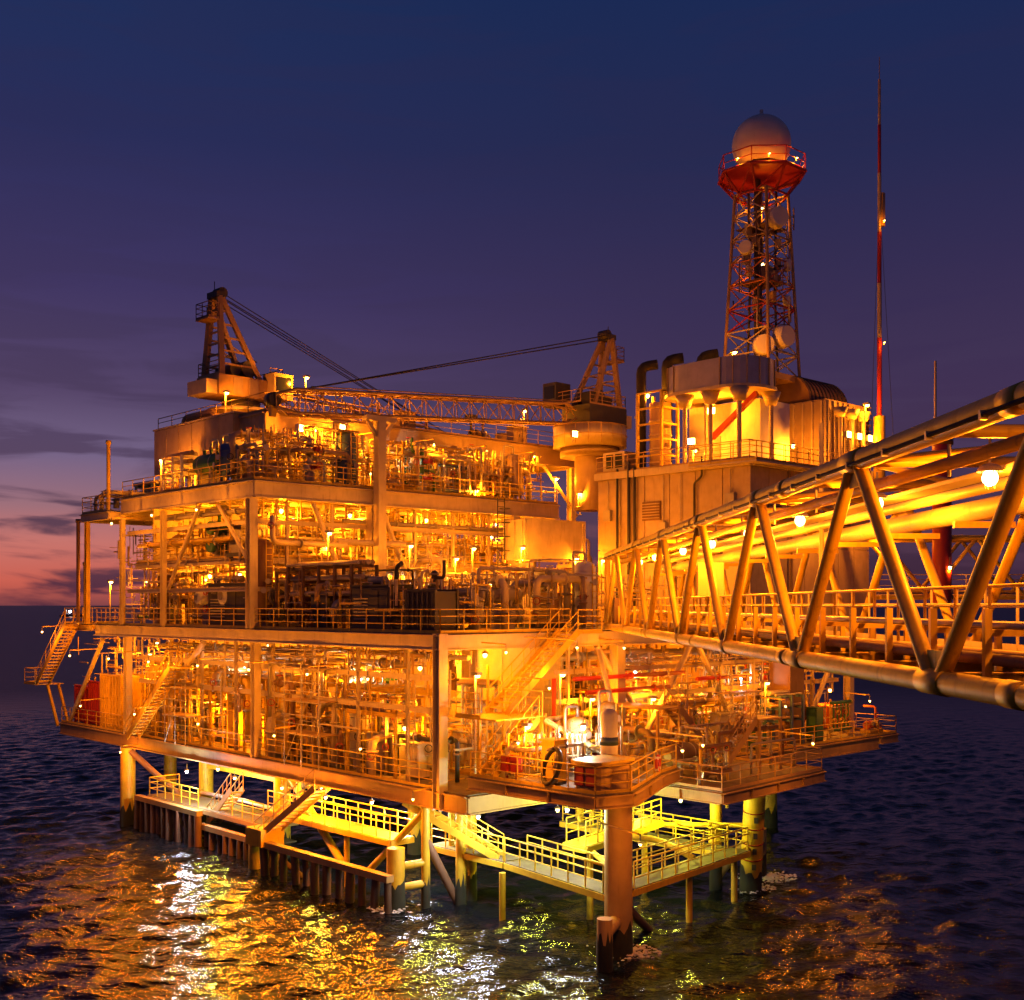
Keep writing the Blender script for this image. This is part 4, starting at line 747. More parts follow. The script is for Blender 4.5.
def exchanger(loc, m, rz=0, l=3.):
    t = thing('heat_exchanger', f'paired {MNAME[m]} heat exchangers ' + where(*loc), 'heat exchanger', loc, rz)
    for k in range(2):
        z = .75 + k * 1.05; s = rod(t, 'shell', (-l / 2, 0, z), (l / 2, 0, z), .8, m, 20)
        for q in (-1, 1): disc(s, 'channel_flange', (q * l / 2, 0, z), 1.0, (1, 0, 0), 'steel', .12, 20); rod(s, 'channel', (q * l / 2, 0, z), (q * (l / 2 + .35), 0, z), .8, m, 20)
        for x in (-l * .3, l * .3): box(t, 'support', (x, 0, z - .42), (.16, .7, .36 if k == 0 else .3), 'grey')
    for x in (-l * .35, l * .35): n = rod(t, 'nozzle', (x, 0, 2.1), (x, 0, 2.6), .2, m, 10); disc(n, 'flange', (x, 0, 2.6), .36, (0, 0, 1), 'steel')
    box(t, 'base', (0, 0, .16), (l * .8, .8, .32), 'grey'); return t
def filters(loc, m, rz=0):
    t = thing('filter_skid', f'three {MNAME[m]} filter pots ' + where(*loc), 'filter skid', loc, rz)
    box(t, 'skid', (0, 0, .08), (2.2, .95, .16), 'yellow')
    for x in (-1.05, 1.05):
        for y in (-.42, .42): beam(t, 'frame_post', (x, y, .1), (x, y, 2.3), .08, .08, 'yellow')
    for y in (-.42, .42): beam(t, 'frame_rail', (-1.05, y, 2.3), (1.05, y, 2.3), .08, .08, 'yellow')
    for x in (-1.05, 1.05): beam(t, 'frame_rail', (x, -.42, 2.3), (x, .42, 2.3), .08, .08, 'yellow')
    for i in (-1, 0, 1):
        p = vcyl(t, 'filter_pot', (.68 * i, 0, .45), .48, 1.1, m, 18); put('lid', prim('dome', m), p, Matrix.Translation((.68 * i, 0, 1.55)) @ Matrix.Diagonal((.48, .48, .3, 1))); disc(p, 'flange', (.68 * i, 0, 1.5), .6, (0, 0, 1), 'steel', .08); rod(p, 'pot_leg', (.68 * i, 0, .12), (.68 * i, 0, .5), .16, 'grey', 8); valve(t, (.68 * i, -.4, .6), (1, 0, 0), .11)
    rod(t, 'header', (-1.2, -.4, .6), (1.2, -.4, .6), .14, 'steel', 10); rod(t, 'header', (-1.2, .25, 2.05), (1.2, .25, 2.05), .14, 'steel', 10); return t
def wellhead(loc, m, rz=0, h=3.2):
    t = thing('wellhead_tree', f'{MNAME[m]} wellhead tree ' + where(*loc), 'wellhead', loc, rz)
    vcyl(t, 'casing', (0, 0, 0), .6, .8, 'grey', 16); vcyl(t, 'tree_stem', (0, 0, .8), .3, h - .8, m, 12)
    for z in (.8, 1.3, 1.85, 2.4, h): disc(t, 'flange', (0, 0, z), .55, (0, 0, 1), 'steel', .1)
    for z in (1.1, 2.12): b = box(t, 'valve_block', (0, 0, z), (.5, .5, .4), m); rod(b, 'actuator', (0, -.25, z), (0, -.95, z), .3, 'red', 12); put('hand_wheel', prim('wheel', 'red'), b, Matrix.Translation((0, -1.05, z)) @ Matrix.Rotation(math.pi / 2, 4, 'X') @ Matrix.Diagonal((.5, .5, .5, 1)))
    tube(t, 'flow_arm', [(0, 0, 1.6), (1.0, 0, 1.6), (1.0, 0, .1)], .1, m, 8); tube(t, 'flow_arm', [(0, 0, 2.7), (-.8, 0, 2.7), (-.8, 0, 3.6)], .09, m, 8); put('cap', prim('dome', m), t, Matrix.Translation((0, 0, h)) @ Matrix.Diagonal((.4, .4, .4, 1))); return t
def genset(loc, m, rz=0, l=3.4, h=1.9):
    t = thing('generator_set', f'boxy {MNAME[m]} louvred generator ' + where(*loc), 'generator', loc, rz)
    box(t, 'skid', (0, 0, .12), (l + .3, 1.5, .24), 'dark'); b = box(t, 'enclosure', (0, 0, .24 + h / 2), (l, 1.4, h), m); box(t, 'roof', (0, 0, .27 + h), (l + .15, 1.55, .07), m)
    for k in range(7): box(b, 'louvre', (-l * .25, -.72, .6 + k * .17), (l * .36, .05, .07), 'grey', 0, 'box', .4)
    for x in (l * .1, l * .34): d = box(t, 'door', (x, -.715, .24 + h / 2), (l * .2, .04, h * .8), m); 
    tube(t, 'exhaust', [(l * .3, .2, h + .25), (l * .3, .2, h + 1.2), (l * .3 + .4, .2, h + 1.35)], .12, 'dark', 10); rod(t, 'silencer', (-l * .3, 0, h + .55), (l * .1, 0, h + .55), .4, 'grey', 14); return t
def crate(loc, m, rz=0, s=(2.4, 1.8, 2.0), ribs=6):
    t = thing('cargo_container', f"{'large' if s[0] > 2 else 'small'} {MNAME[m]} ribbed cargo container " + where(*loc), 'container', loc, rz); w, d, h = s
    box(t, 'body', (0, 0, h / 2 + .08), (w - .1, d - .1, h - .1), m)
    for x in (-1, 1):
        for y in (-1, 1): beam(t, 'corner_post', (x * (w / 2 - .04), y * (d / 2 - .04), 0), (x * (w / 2 - .04), y * (d / 2 - .04), h + .1), .12, .12, m)
    for i in range(ribs): box(t, 'rib', (-w / 2 + .2 + (w - .4) * i / (ribs - 1), -d / 2 + .02, h / 2 + .1), (.1, .07, h - .25), m)
    for y in (-1, 1): beam(t, 'top_rail', (-w / 2, y * (d / 2 - .04), h + .08), (w / 2, y * (d / 2 - .04), h + .08), .1, .1, m)
    for i in range(max(3, ribs - 2)): box(t, 'rib', (-w / 2 + .02, -d / 2 + .25 + (d - .5) * i / (max(3, ribs - 2) - 1), h / 2 + .1), (.07, .1, h - .25), m)
    return t
def truss_rack(loc, l, h, w, m, rz=0, n=4):
    t = thing('pipe_rack', f'{MNAME[m]} rack of layered pipes ' + where(*loc), 'pipe rack', loc, rz)
    for i in range(n):
        x = -l / 2 + l * i / (n - 1)
        for y in (-w / 2, w / 2): beam(t, 'rack_post', (x, y, 0), (x, y, h), .14, .14, m, 'ibeam')
        for z in (h * .5, h * .75, h - .08): beam(t, 'rack_bar', (x, -w / 2, z), (x, w / 2, z), .12, .14, m, 'ibeam')
    for z in (h * .5, h * .75, h - .08):
        y = -w / 2 + .18
        while y < w / 2 - .1:
            r = random.choice((.06, .08, .11, .14)); rod(t, 'pipe', (-l / 2 - random.random() * .6, y, z + .07 + r), (l / 2 + random.random() * .6, y, z + .07 + r), 2 * r, random.choice(('cream', 'steel', 'silver', 'ochre', 'tank')), 10); y += 2 * r + .16
    return t
PIPEM = ['cream', 'cream', 'steel', 'silver', 'ochre', 'grey', 'yellow', 'tank']
def pipe(pts, r, m, loc=None):
    pts = [Vector(p) for p in pts]; o = pts[0]; q = [p - o for p in pts]; mid = pts[len(pts) // 2]
    t = thing('process_pipe', f"{'thick' if r > .13 else 'thin' if r < .07 else 'medium'} {MNAME[m]} {'bent ' if len(pts) > 2 else 'straight '}pipe " + where(*mid), 'pipe', tuple(o), 0, None, tube_mesh('process_pipe', q, r, m, 10 if r > .1 else 7))
    for a, b in zip(q[:-1], q[1:]):
        d = b - a
        if d.length < .9: continue
        dn = d.normalized(); k = max(1, int(d.length / 2.6))
        for i in range(k): disc(t, 'flange', a + d * ((i + random.uniform(.3, .7)) / k), r * 3.3, dn, random.choice(('steel', m)), .07 + r * .2, 12)
        if random.random() < .5: valve(t, a + d * random.uniform(.25, .75), dn, r * 1.25, random.choice(('red', 'dark', 'red', 'yellow')))
    return t
def zone_pipes(v0, v1, u0, u1, z0, z1, n, ms=PIPEM):
    for _ in range(n):
        r = random.choice((.05, .06, .08, .08, .11, .15, .2)); v, u = random.uniform(v0, v1), random.uniform(u0, u1); zf = z0 + random.uniform(0, .6); zr = random.uniform(z0 + (z1 - z0) * .3, z1)
        ax = random.random() < .5; q = random.choice((-1, 1)) * random.uniform(1.6, 6)
        v2, u2 = (min(max(v + q, v0), v1), u) if ax else (v, min(max(u + q, u0), u1))
        if abs(v2 - v) + abs(u2 - u) < 1: continue
        pts = [(v, u, zf), (v, u, zr), (v2, u2, zr)]
        if random.random() < .6:
            e = random.uniform(.8, 2.5) * random.choice((-1, 1)); v3, u3 = (v2, min(max(u2 + e, u0), u1)) if ax else (min(max(v2 + e, v0), v1), u2)
            if abs(v3 - v2) + abs(u3 - u2) > .6: pts.append((v3, u3, zr)); 
            v2, u2 = pts[-1][0], pts[-1][1]
        pts.append((v2, u2, max(z0 + .05, zr - random.uniform(.8, 4))))
        pipe(pts, r, random.choice(ms))
def overhead(v0, v1, u0, u1, zs, n, along, ms=PIPEM):
    for _ in range(n):
        r = random.choice((.05, .07, .09, .13, .18)); z = random.choice(zs) + random.uniform(-.15, .15)
        if along == 'u': v = random.uniform(v0, v1); a = random.uniform(u0, u0 + (u1 - u0) * .3); pts = [(v, a, z), (v, random.uniform(a + 4, u1), z)]
        else: u = random.uniform(u0, u1); a = random.uniform(v0, v0 + (v1 - v0) * .3); pts = [(a, u, z), (random.uniform(a + 4, v1), u, z)]
        pipe(pts, r, random.choice(ms))
def fill(v0, v1, u0, u1, z, step, ms, face, hmax=4.5, density=.9):
    """rows of mixed process equipment facing out of the platform"""
    v = v0
    while v <= v1:
        u = u0
        while u <= u1:
            if random.random() < density:
                loc = (v + random.uniform(-.3, .3), u + random.uniform(-.3, .3), z); m = random.choice(ms); rz = (-math.pi / 2 if face == 'v' else 0) + random.choice((0, 0, 0, math.pi))
                k = random.choice(('vv', 'vv', 'vh', 'pump', 'cab', 'man', 'man', 'ex', 'fil', 'well', 'gen', 'rack'))
                if k == 'vv': vessel_v(loc, random.uniform(.4, .75), min(hmax, random.uniform(2, 5)), m, rz)
                elif k == 'vh': vessel_h(loc, random.uniform(.45, .7), random.uniform(1.8, 2.8), m, rz, random.uniform(.5, 1.3))
                elif k == 'pump': pump(loc, m, rz, random.uniform(.85, 1.1))
                elif k == 'cab': cabinet(loc, m, rz, random.choice((.8, 1.5)), random.uniform(1.5, 2.2))
                elif k == 'man': manifold(loc, m, rz, random.choice((3, 4, 5)), 2.1, min(hmax, random.uniform(1.9, 3)))
                elif k == 'ex': exchanger(loc, m, rz, 2.2)
                elif k == 'fil': filters(loc, m, rz)
                elif k == 'well': wellhead(loc, m, rz, min(3.4, hmax - .3))
                elif k == 'gen': genset(loc, m, rz, 2.2, 1.7)
                else: truss_rack(loc, 2.4, min(hmax, 4.2), 1.3, m, rz, 3)
            u += step
        v += step

LIGHTM = ['cream', 'cream', 'ochre', 'grey', 'tank', 'yellow', 'silver', 'white', 'green', 'blue', 'brown']
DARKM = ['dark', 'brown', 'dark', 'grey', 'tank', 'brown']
# lower deck, left face bays then right face
fill(1.6, 7.6, 3.2, 14.2, ZL, 2.75, LIGHTM, 'v', 5.2); fill(1.6, 7.6, 17.8, 30.5, ZL, 2.75, LIGHTM + ['brown'], 'v', 5.2); fill(4.0, 7.5, 33.5, 41, ZL, 2.8, LIGHTM, 'v', 4.5)
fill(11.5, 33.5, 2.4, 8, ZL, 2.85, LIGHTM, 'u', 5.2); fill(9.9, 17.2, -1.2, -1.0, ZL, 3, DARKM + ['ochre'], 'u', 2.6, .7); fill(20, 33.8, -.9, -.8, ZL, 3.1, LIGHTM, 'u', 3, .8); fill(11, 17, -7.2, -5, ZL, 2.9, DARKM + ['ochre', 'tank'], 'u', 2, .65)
zone_pipes(.4, 4.8, 1, 15.2, ZL, 12, 28, PIPEM + ['brown', 'dark', 'brown']); zone_pipes(.4, 4.8, 16.8, 31.2, ZL, 12, 26, PIPEM + ['brown', 'dark', 'brown']); zone_pipes(1, 8.8, 33, 42, ZL, 12, 7); zone_pipes(11, 34, .9, 4.5, ZL, 12, 32, PIPEM + ['brown', 'dark', 'red']); zone_pipes(9.5, 18, -7.5, -.5, ZL, 8.5, 10, ['brown', 'ochre', 'tank', 'grey'])
overhead(.3, 4, 1, 42, (11.7, 11.2, 10.1, 8.8), 16, 'u'); overhead(8.5, 34.5, .3, 4, (11.7, 11.2, 10.1, 8.8), 12, 'v')
# corner platform pieces that the photograph shows one by one
c = (3.2, -7.4, 6.75); t = thing('nitrogen_tank', 'upright white gas tank with blue band on the corner platform', 'tank', c)
vcyl(t, 'shell', (0, 0, .25), .75, 2.6, 'white', 20); put('dome', prim('dome', 'white'), t, Matrix.Translation((0, 0, 2.85)) @ Matrix.Diagonal((.75, .75, .6, 1))); vcyl(t, 'band', (0, 0, 1.6), .78, .35, 'blue', 20); vcyl(t, 'skirt', (0, 0, 0), .6, .26, 'grey', 16); tube(t, 'outlet_pipe', [(.35, 0, 2.4), (.8, 0, 2.4), (.8, 0, .1)], .05, 'steel', 8)
for i in range(7):
    t = thing('gas_cylinder', 'slim pale gas cylinder in the row below the bridge', 'gas cylinder', (4.2 + .42 * i, -6.6 + .34 * i, 6.75), 0, 'row of gas cylinders')
    vcyl(t, 'shell', (0, 0, 0), .3, 1.5, random.choice(('white', 'white', 'cream')), 14); put('shoulder', prim('dome', 'white'), t, Matrix.Translation((0, 0, 1.5)) @ Matrix.Diagonal((.3, .3, .3, 1))); vcyl(t, 'valve', (0, 0, 1.6), .1, .22, 'steel', 8)
t = thing('hose_loop', 'big dark oval loop of hose leaning on the corner platform rail', 'hose', (.25, -6.7, 6.8), R(-90))
lo_ = put('loop', prim('wheel', 'dark'), t, Matrix.Translation((0, .2, .82)) @ Matrix.Rotation(R(12), 4, 'Y') @ Matrix.Rotation(R(78), 4, 'X') @ Matrix.Diagonal((.95, 1.7, 2.4, 1))); rod(t, 'hook', (0, -.1, 1.5), (0, .3, 1.6), .1, 'steel', 8)
t = thing('valve_house', 'low round-fronted yellow housing with red hatches at the platform corner', 'housing', (1.6, -8.6, 6.75), 0)
bo = plate(t, 'body', rounded(-1.05, 1.3, -.55, .9, .5, 4), 0, 1.15, 'ochre'); plate(t, 'lid', rounded(-1.2, 1.45, -.7, 1.05, .55, 4), 1.15, 1.25, 'yellow')
for q in (-.25, .4): box(bo, 'hatch', (-1.07, q, .62), (.06, .5, .75), 'red')
for x, y in ((5.3, -4.6), (5.9, -3.9), (1.0, -3.4), (1.0, -4.0)):
    t = thing('fire_box', 'small red fire hose box on the corner platform', 'fire box', (x, y, 6.75), R(random.choice((0, 8))), 'fire boxes'); box(t, 'body', (0, 0, .65), (.42, .36, .7), 'red'); box(t, 'door', (0, -.19, .65), (.36, .03, .6), 'red'); rod(t, 'stand', (0, 0, 0), (0, 0, .32), .1, 'red', 8); box(t, 'handle', (.12, -.22, .65), (.03, .03, .14), 'steel')
t = thing('life_ring', 'red and white life ring hung on corner platform rail', 'life ring', (6.0, -7.75, 7.35), R(28)); put('ring', prim('wheel', 'red'), t, Matrix.Rotation(math.pi / 2, 4, 'X') @ Matrix.Diagonal((.8, .8, 1.2, 1))); box(t, 'hanger', (0, .06, .42), (.08, .1, .12), 'steel')
for i in range(4): A = R(45 + 90 * i); box(t, 'white_band', (.35 * math.cos(A), 0, .35 * math.sin(A)), (.13, .14, .13), 'white')
vessel_v((4.6, -4.2, 6.75), .5, 2.2, 'cream'); manifold((4.9, -3.0, 6.75), 'ochre', 0, 4, 2.1, 2.6); vessel_v((6.0, -4.9, 6.75), .42, 2.9, 'ochre'); pump((4.4, -5.0, 6.75), 'ochre', .6, .8); cabinet((1.3, -6.0, 6.75), 'yellow', -1.57, .8, 1.7); vessel_h((11.5, -4.6, ZL), .5, 2.2, 'brown', .2)
zone_pipes(1, 6.6, -6.5, -3.4, 6.8, 8.6, 9)
for i, (a, b) in enumerate((((8.3, -.4, 10.6), (17, -.4, 10.6)), ((9, -.6, 9.9), (15.5, -.6, 9.9)), ((6.8, -.5, 10.7), (6.8, -.5, 7)), ((18, -.5, 10.2), (23, -.5, 10.2)))): pipe([a, b], .11, 'red')
# left end: red stores, yellow container, drums
crate((1.2, 40.6, ZL), 'red', -1.57, (1.8, 1.6, 2.6)); crate((1.2, 38.2, ZL), 'red', -1.57, (1.9, 1.6, 3.0)); crate((1.0, 35.0, ZL), 'yellow', -1.57, (3.2, 1.7, 3.6), 7); crate((2.4, 30.6, ZL), 'yellow', -1.57, (2.6, 1.6, 3.4)); crate((36.2, 2.2, ZL), 'orange', 0, (1.9, 1.4, 1.6)); pump((36.1, -.8, ZL), 'orange', 0, .8)
# main deck: near-edge machines coloured dark to stand for unlit shade, bright ones inside
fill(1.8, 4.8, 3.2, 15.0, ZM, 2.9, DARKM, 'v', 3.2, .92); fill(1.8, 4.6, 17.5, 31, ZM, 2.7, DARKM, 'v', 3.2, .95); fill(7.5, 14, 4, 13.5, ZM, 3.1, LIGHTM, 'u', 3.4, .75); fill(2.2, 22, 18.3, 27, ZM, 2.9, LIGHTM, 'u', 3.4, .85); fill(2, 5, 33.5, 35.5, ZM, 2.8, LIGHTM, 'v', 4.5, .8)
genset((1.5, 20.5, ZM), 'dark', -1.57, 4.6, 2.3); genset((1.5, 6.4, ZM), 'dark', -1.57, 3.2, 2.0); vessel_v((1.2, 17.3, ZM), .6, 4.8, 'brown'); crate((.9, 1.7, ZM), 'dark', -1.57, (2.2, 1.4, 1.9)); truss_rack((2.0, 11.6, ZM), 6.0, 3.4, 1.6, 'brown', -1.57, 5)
zone_pipes(.6, 5, 2, 15.5, ZM, 16.2, 16, ['brown', 'dark', 'ochre', 'grey']); zone_pipes(7, 16, 3, 15, ZM, 17, 16); zone_pipes(.8, 22, 17, 22, ZM, 16.8, 24); zone_pipes(.6, 8, 24, 36, ZM, 16.8, 10)
fill(2.2, 22, 19.6, 24, 17.1, 2.9, LIGHTM, 'u', 2.9, .85); zone_pipes(1.2, 22.5, 18.4, 27, 17.2, 20.6, 20); overhead(.5, 23, 16.8, 19.5, (16.4, 19.4, 20.4, 18.2), 18, 'v'); overhead(.3, 2.5, 17, 33, (16.4, 18.2, 19.8), 9, 'u')
pipe([(5.4, 16.1, 18.0), (10, 16.1, 18.0), (10.6, 16.1, 18.0), (10.6, 17.6, 18.0)], .2, 'cream'); pipe([(1.0, 15.9, 19.3), (1.0, 15.9, 17.8), (6, 15.9, 17.8)], .16, 'cream'); pipe([(2, 14.8, 15.6), (8, 14.8, 15.6)], .12, 'brown')
crate((20.4, 13.9, 17.05), 'cream', 0, (5.6, 2.0, 2.7), 2); 
for x in (18.2, 22.6): t = thing('container_stand', 'cream steel stand under the raised cream container', 'stand', (x, 13.9, ZM)); beam(t, 'post', (0, -.7, 0), (0, -.7, 3.8), .25, .25, 'cream'); beam(t, 'post', (0, .7, 0), (0, .7, 3.8), .25, .25, 'cream'); beam(t, 'cross_bar', (0, -1, 3.92), (0, 1, 3.92), .25, .22, 'cream'); beam(t, 'brace', (0, -.6, .3), (0, .6, 3.4), .12, .12, 'cream')
def scaffold(loc, l, w, hh, rz=0):
    t = thing('scaffold_tower', 'tube scaffold tower with boards ' + where(*loc), 'scaffold', loc, rz); n = max(2, round(l / 1.5) + 1); zs = np.arange(1.7, hh, 1.7)
    for i in range(n):
        for y in (0, w): rod(t, 'standard', (l * i / (n - 1), y, 0), (l * i / (n - 1), y, hh), .06, 'steel', 6)
        for z in zs: rod(t, 'transom', (l * i / (n - 1), -.15, z), (l * i / (n - 1), w + .15, z), .05, 'steel', 6)
    for z in zs:
        for y in (0, w):
            for dz in (0, .55, 1.0): rod(t, 'ledger', (-.2, y, z + dz), (l + .2, y, z + dz), .05, 'steel', 6)
        for k in range(3): box(t, 'board', (l / 2, w * (k + .5) / 3, z + .06), (l + .3, w / 3 - .03, .04), 'ochre')
    rod(t, 'diagonal', (0, 0, .1), (l, 0, hh - .4), .05, 'steel', 6); rod(t, 'diagonal', (l, w, .1), (0, w, hh - .4), .05, 'steel', 6)
for a in (((.5, 8.9, ZL), 3.2, 1.1, 5.4, 1.571), ((.6, 23.2, ZL), 2.6, 1.1, 4.6, 1.571), ((13, 16.9, ZM), 3.0, 1.0, 6.4, 0), ((4.4, 17.0, ZU), 3.2, 1.0, 3.6, 0), ((19.6, -1.6, ZL), 3.0, 1.0, 4.6, 0), ((9.6, 14.4, ZM), 2.4, 1.0, 5.0, 0), ((16.5, 17.2, ZU), 3.0, 1.0, 3.4, 0)): scaffold(*a)
# upper deck
fill(4.6, 22.5, 17.8, 25.5, ZU, 2.8, LIGHTM, 'u', 3.1, .85); fill(1.2, 1.4, 18, 31, ZU, 2.7, LIGHTM, 'v', 2.2, .8); zone_pipes(.8, 23.5, 17, 21, ZU, 25, 28); overhead(3.3, 29, 18, 20.8, (24.2, 23.4, 22.6), 12, 'v'); fill(.8, 4.6, 34.5, 36.5, 20.5, 2.4, LIGHTM, 'v', 2, .7); zone_pipes(0, 5, 33.5, 37, 20.5, 23, 8)
fill(25.5, 29, 16.5, 23, ZM, 2.8, LIGHTM, 'u', 4, .6); zone_pipes(24.6, 29.5, 14, 24, ZM, 21, 6)
# big silver duct box on the left of the upper deck
t = thing('intake_duct', 'long brown plated air intake housing high at the left', 'intake housing', (3.9, 28.2, 23.0))
box(t, 'body', (0, 0, 1.55), (2.6, 10.6, 3.0), 'tank')
for i in range(6): box(t, 'wall_panel', (-1.33, -4.4 + 1.76 * i, 1.55), (.06, 1.7, 2.9), 'tank')
for x in (-1, 1):
    for y in (-4.8, 0, 4.8): beam(t, 'support_leg', (x, y, -1.7), (x, y, .05), .25, .25, 'cream')
tube(t, 'vent_pipe', [(0, 3.4, 3), (0, 3.4, 3.8), (0, -.6, 3.8), (0, -.6, 3.0)], .3, 'ochre', 12); box(t, 'roof_lip', (0, 0, 3.1), (2.8, 10.8, .1), 'cream')
# roof clutter
for k, (v, u) in enumerate(((12, 21.5), (15, 22), (21, 21.3), (25, 21.5), (18, 24), (27, 25))):
    (cabinet((v, u, ZR), random.choice(('tank', 'ochre')), 0, 1.4, 1.3) if k % 2 else pump((v, u, ZR), 'ochre', 0, .8))
t = thing('roof_vent', 'small dark vent box standing on the roof edge', 'vent', (19.6, 20.4, ZR)); box(t, 'hood', (0, 0, 1.35), (.7, .6, .5), 'dark'); rod(t, 'stem', (0, 0, 0), (0, 0, 1.2), .18, 'dark', 10)
# thin masts at the far left
for v, u, z0, z1, m in ((-.5, 38.7, ZM, 20.0, 'brown'), (-.6, 33.6, 20.5, 24.9, 'yellow'), (-.3, 38.0, ZM, 17.0, 'yellow')):
    t = thing('vent_mast', f"thin {MNAME[m]} vent mast {'above the side landing' if z0 > 15 else 'on the end walkway'}", 'mast', (v, u, z0)); rod(t, 'mast', (0, 0, 0), (0, 0, z1 - z0), .26, m, 10); box(t, 'base', (0, 0, .05), (.5, .5, .1), 'grey'); rod(t, 'cap', (0, 0, z1 - z0), (0, 0, z1 - z0 + .25), .36, m, 10)

# ================================================================== LAMPS
for x, y, Y in ((990, 480, 18.7), (877, 505, 23.6), (800, 522, 28.4), (748, 535, 33.4), (712, 545, 39), (683, 552, 44.5), (655, 558, 50.2), (640, 563, 55.5)):
    lamp(((x - CX) / F * Y, Y, EYE + (HY - y) / F * Y + .06), 310, SODIUM, 'well', .125, 'hanging under the link bridge roof', frame=False, hang=.45)
lamp((8.2, 12.5, 16.3), 150, SODIUM, 'well', .13, 'hanging under the link bridge roof', frame=False); lamp((8.3, 6, 16.3), 150, SODIUM, 'well', .13, 'hanging under the link bridge roof', frame=False); lamp((8.5, -1, 16.3), 150, SODIUM, 'well', .13, 'hanging under the link bridge roof', frame=False)
def lp(x, y, kw, p, c=SODIUM, k='well', **a):
    v, u, z = at(x, y, **kw)
    if k == 'well' and 'hang' not in a:               # hang from the deck above, or stand on a post where there is none
        if z < 12.2: top = 12.2 if (v > 0 and u > 0) else None
        elif z < 20.4: top = (16.75 if z < 16.6 and 1 < v < 23 and 18 < u < 33 else 20.3) if 0 < v < 24 and 16.2 < u < 33 else None
        else: top = 25.5 if 3 < v < 30 and u > 20 else None
        if top: a['hang'] = max(.1, top - z - .16)
        else: k = 'post'; fl = ZL if z < 12.5 and not (u < -2 and v < 7) else 6.75 if z < 12.5 else ZM if z < 21 else ZU; a['post'] = max(.5, z - fl)
    lamp((v, u, z), p, c, k, **a)
# lower deck, visible ones
for x, y, v in ((178, 660, 3), (150, 655, 2), (353, 670, 2.5), (376, 672, 5), (408, 698, 4), (320, 720, 3), (225, 662, 2), (300, 662, 5), (405, 728, 1.5), (210, 702, 1.2), (250, 722, 1.5), (420, 668, 6)): lp(x, y, dict(v=v), 260)
for x, y, u in ((485, 655, 1.5), (475, 677, -1), (560, 676, -2), (525, 728, -4), (651, 700, 0), (653, 688, 2), (700, 690, 3), (765, 684, -1), (740, 700, 3), (620, 690, 2), (830, 690, 2), (590, 700, 0)): lp(x, y, dict(u=u), 120 if x in (485, 475, 560) else 270)
for v, u in ((4, 36), (7, 40), (7.5, 9), (7.5, 21), (7.5, 27), (14, 6), (20, 6), (27, 6), (33, 5)): lamp((v, u, 11.6), 420)  # unseen fill lamps added inside the lower-deck bays
t = lamp((3.2, -5.9, 9.0), 260, WHITE, 'well', .1, 'beside the white gas tank', hang=1.2)
# main deck
for x, y, u in ((490, 585, 9), (538, 588, 12), (455, 560, 15), (575, 560, 13), (520, 560, 14)): lp(x, y, dict(u=u), 420, WARM if x == 490 else SODIUM)
for x, y, u in ((325, 532, 20), (346, 530, 20), (328, 548, 19), (415, 532, 21), (492, 537, 20), (300, 560, 20), (265, 580, 21), (240, 575, 22), (408, 580, 20), (440, 585, 19)): lp(x, y, dict(u=u), 430)
for x, y, v in ((110, 583, 1.5), (145, 583, 2), (205, 580, 5), (190, 560, 3), (175, 575, 4)): lp(x, y, dict(v=v), 330 if x == 110 else 150)
for v, u, z in ((4, 28, 20.3), (10, 28, 20.3), (16, 28, 20.3), (21, 28, 20.3), (4, 28.5, 16.2), (10, 28.5, 16.2), (16, 28.5, 16.2), (21, 28.5, 16.2), (12, 21, 16.2), (18, 21, 16.2), (6, 21, 16.2), (3, 18.2, 19.8), (8, 18.4, 19.8), (14, 18.4, 19.8), (20, 18.4, 19.8)): lamp((v, u, z), 450)  # hidden lamps added to fill the bays with light
# upper deck
lp(161, 462, dict(v=.4), 420, SODIUM, 'post', r=.16, post=2.0); lp(184, 472, dict(v=2), 200); lp(343, 426, dict(u=19.6), 500, SODIUM, 'flood'); lp(300, 428, dict(u=19.2), 700, SODIUM, 'flood'); lp(305, 447, dict(u=21.5), 700, WARM)
for x, y, u in ((350, 455, 21), (360, 462, 20), (370, 475, 19), (450, 470, 21), (520, 478, 21), (555, 480, 20), (578, 495, 17), (475, 492, 17), (270, 462, 22), (235, 470, 24), (580, 478, 22)): lp(x, y, dict(u=u), 340)
lp(575, 434, dict(u=14.1), 130, SODIUM, 'flood', r=.14)
# tall block
for x, y, k, p in ((637, 420, 'post', 250), (705, 400, 'post', 260), (693, 452, 'post', 200)): lp(x, y, dict(v=24.6), p, SODIUM, k, post=(y < 410) * 2.4 + 1.4 if x != 637 else 4.4)
lamp((26.0, 4.6, 26.6), 440, SODIUM, 'flood', what='lighting the white plant room', aim=(R(-60), 0)); lamp((26.4, 6.5, 24.9), 200, SODIUM, 'flood', what='low beside the white plant room', aim=(R(-60), 0))
for x in (33.6, 34.9, 36.2): lamp((x, -.62, 25.3), 120, SODIUM, 'flood', what='on the ribbed enclosure wall')
lamp((25, 9, 28), 300, SODIUM, 'well', what='under the rounded roof hood', hang=.3); lamp((30, 1.2, 24.4), 260, SODIUM, 'well', what='by the roof edge of the tall building', hang=.3); lamp((28, .4, 20.5), 160, SODIUM, 'flood', what='on the tall building wall')
lamp((26.9, 71.9, 16.6), 120, SODIUM, 'well', what='beside the red column', frame=False)
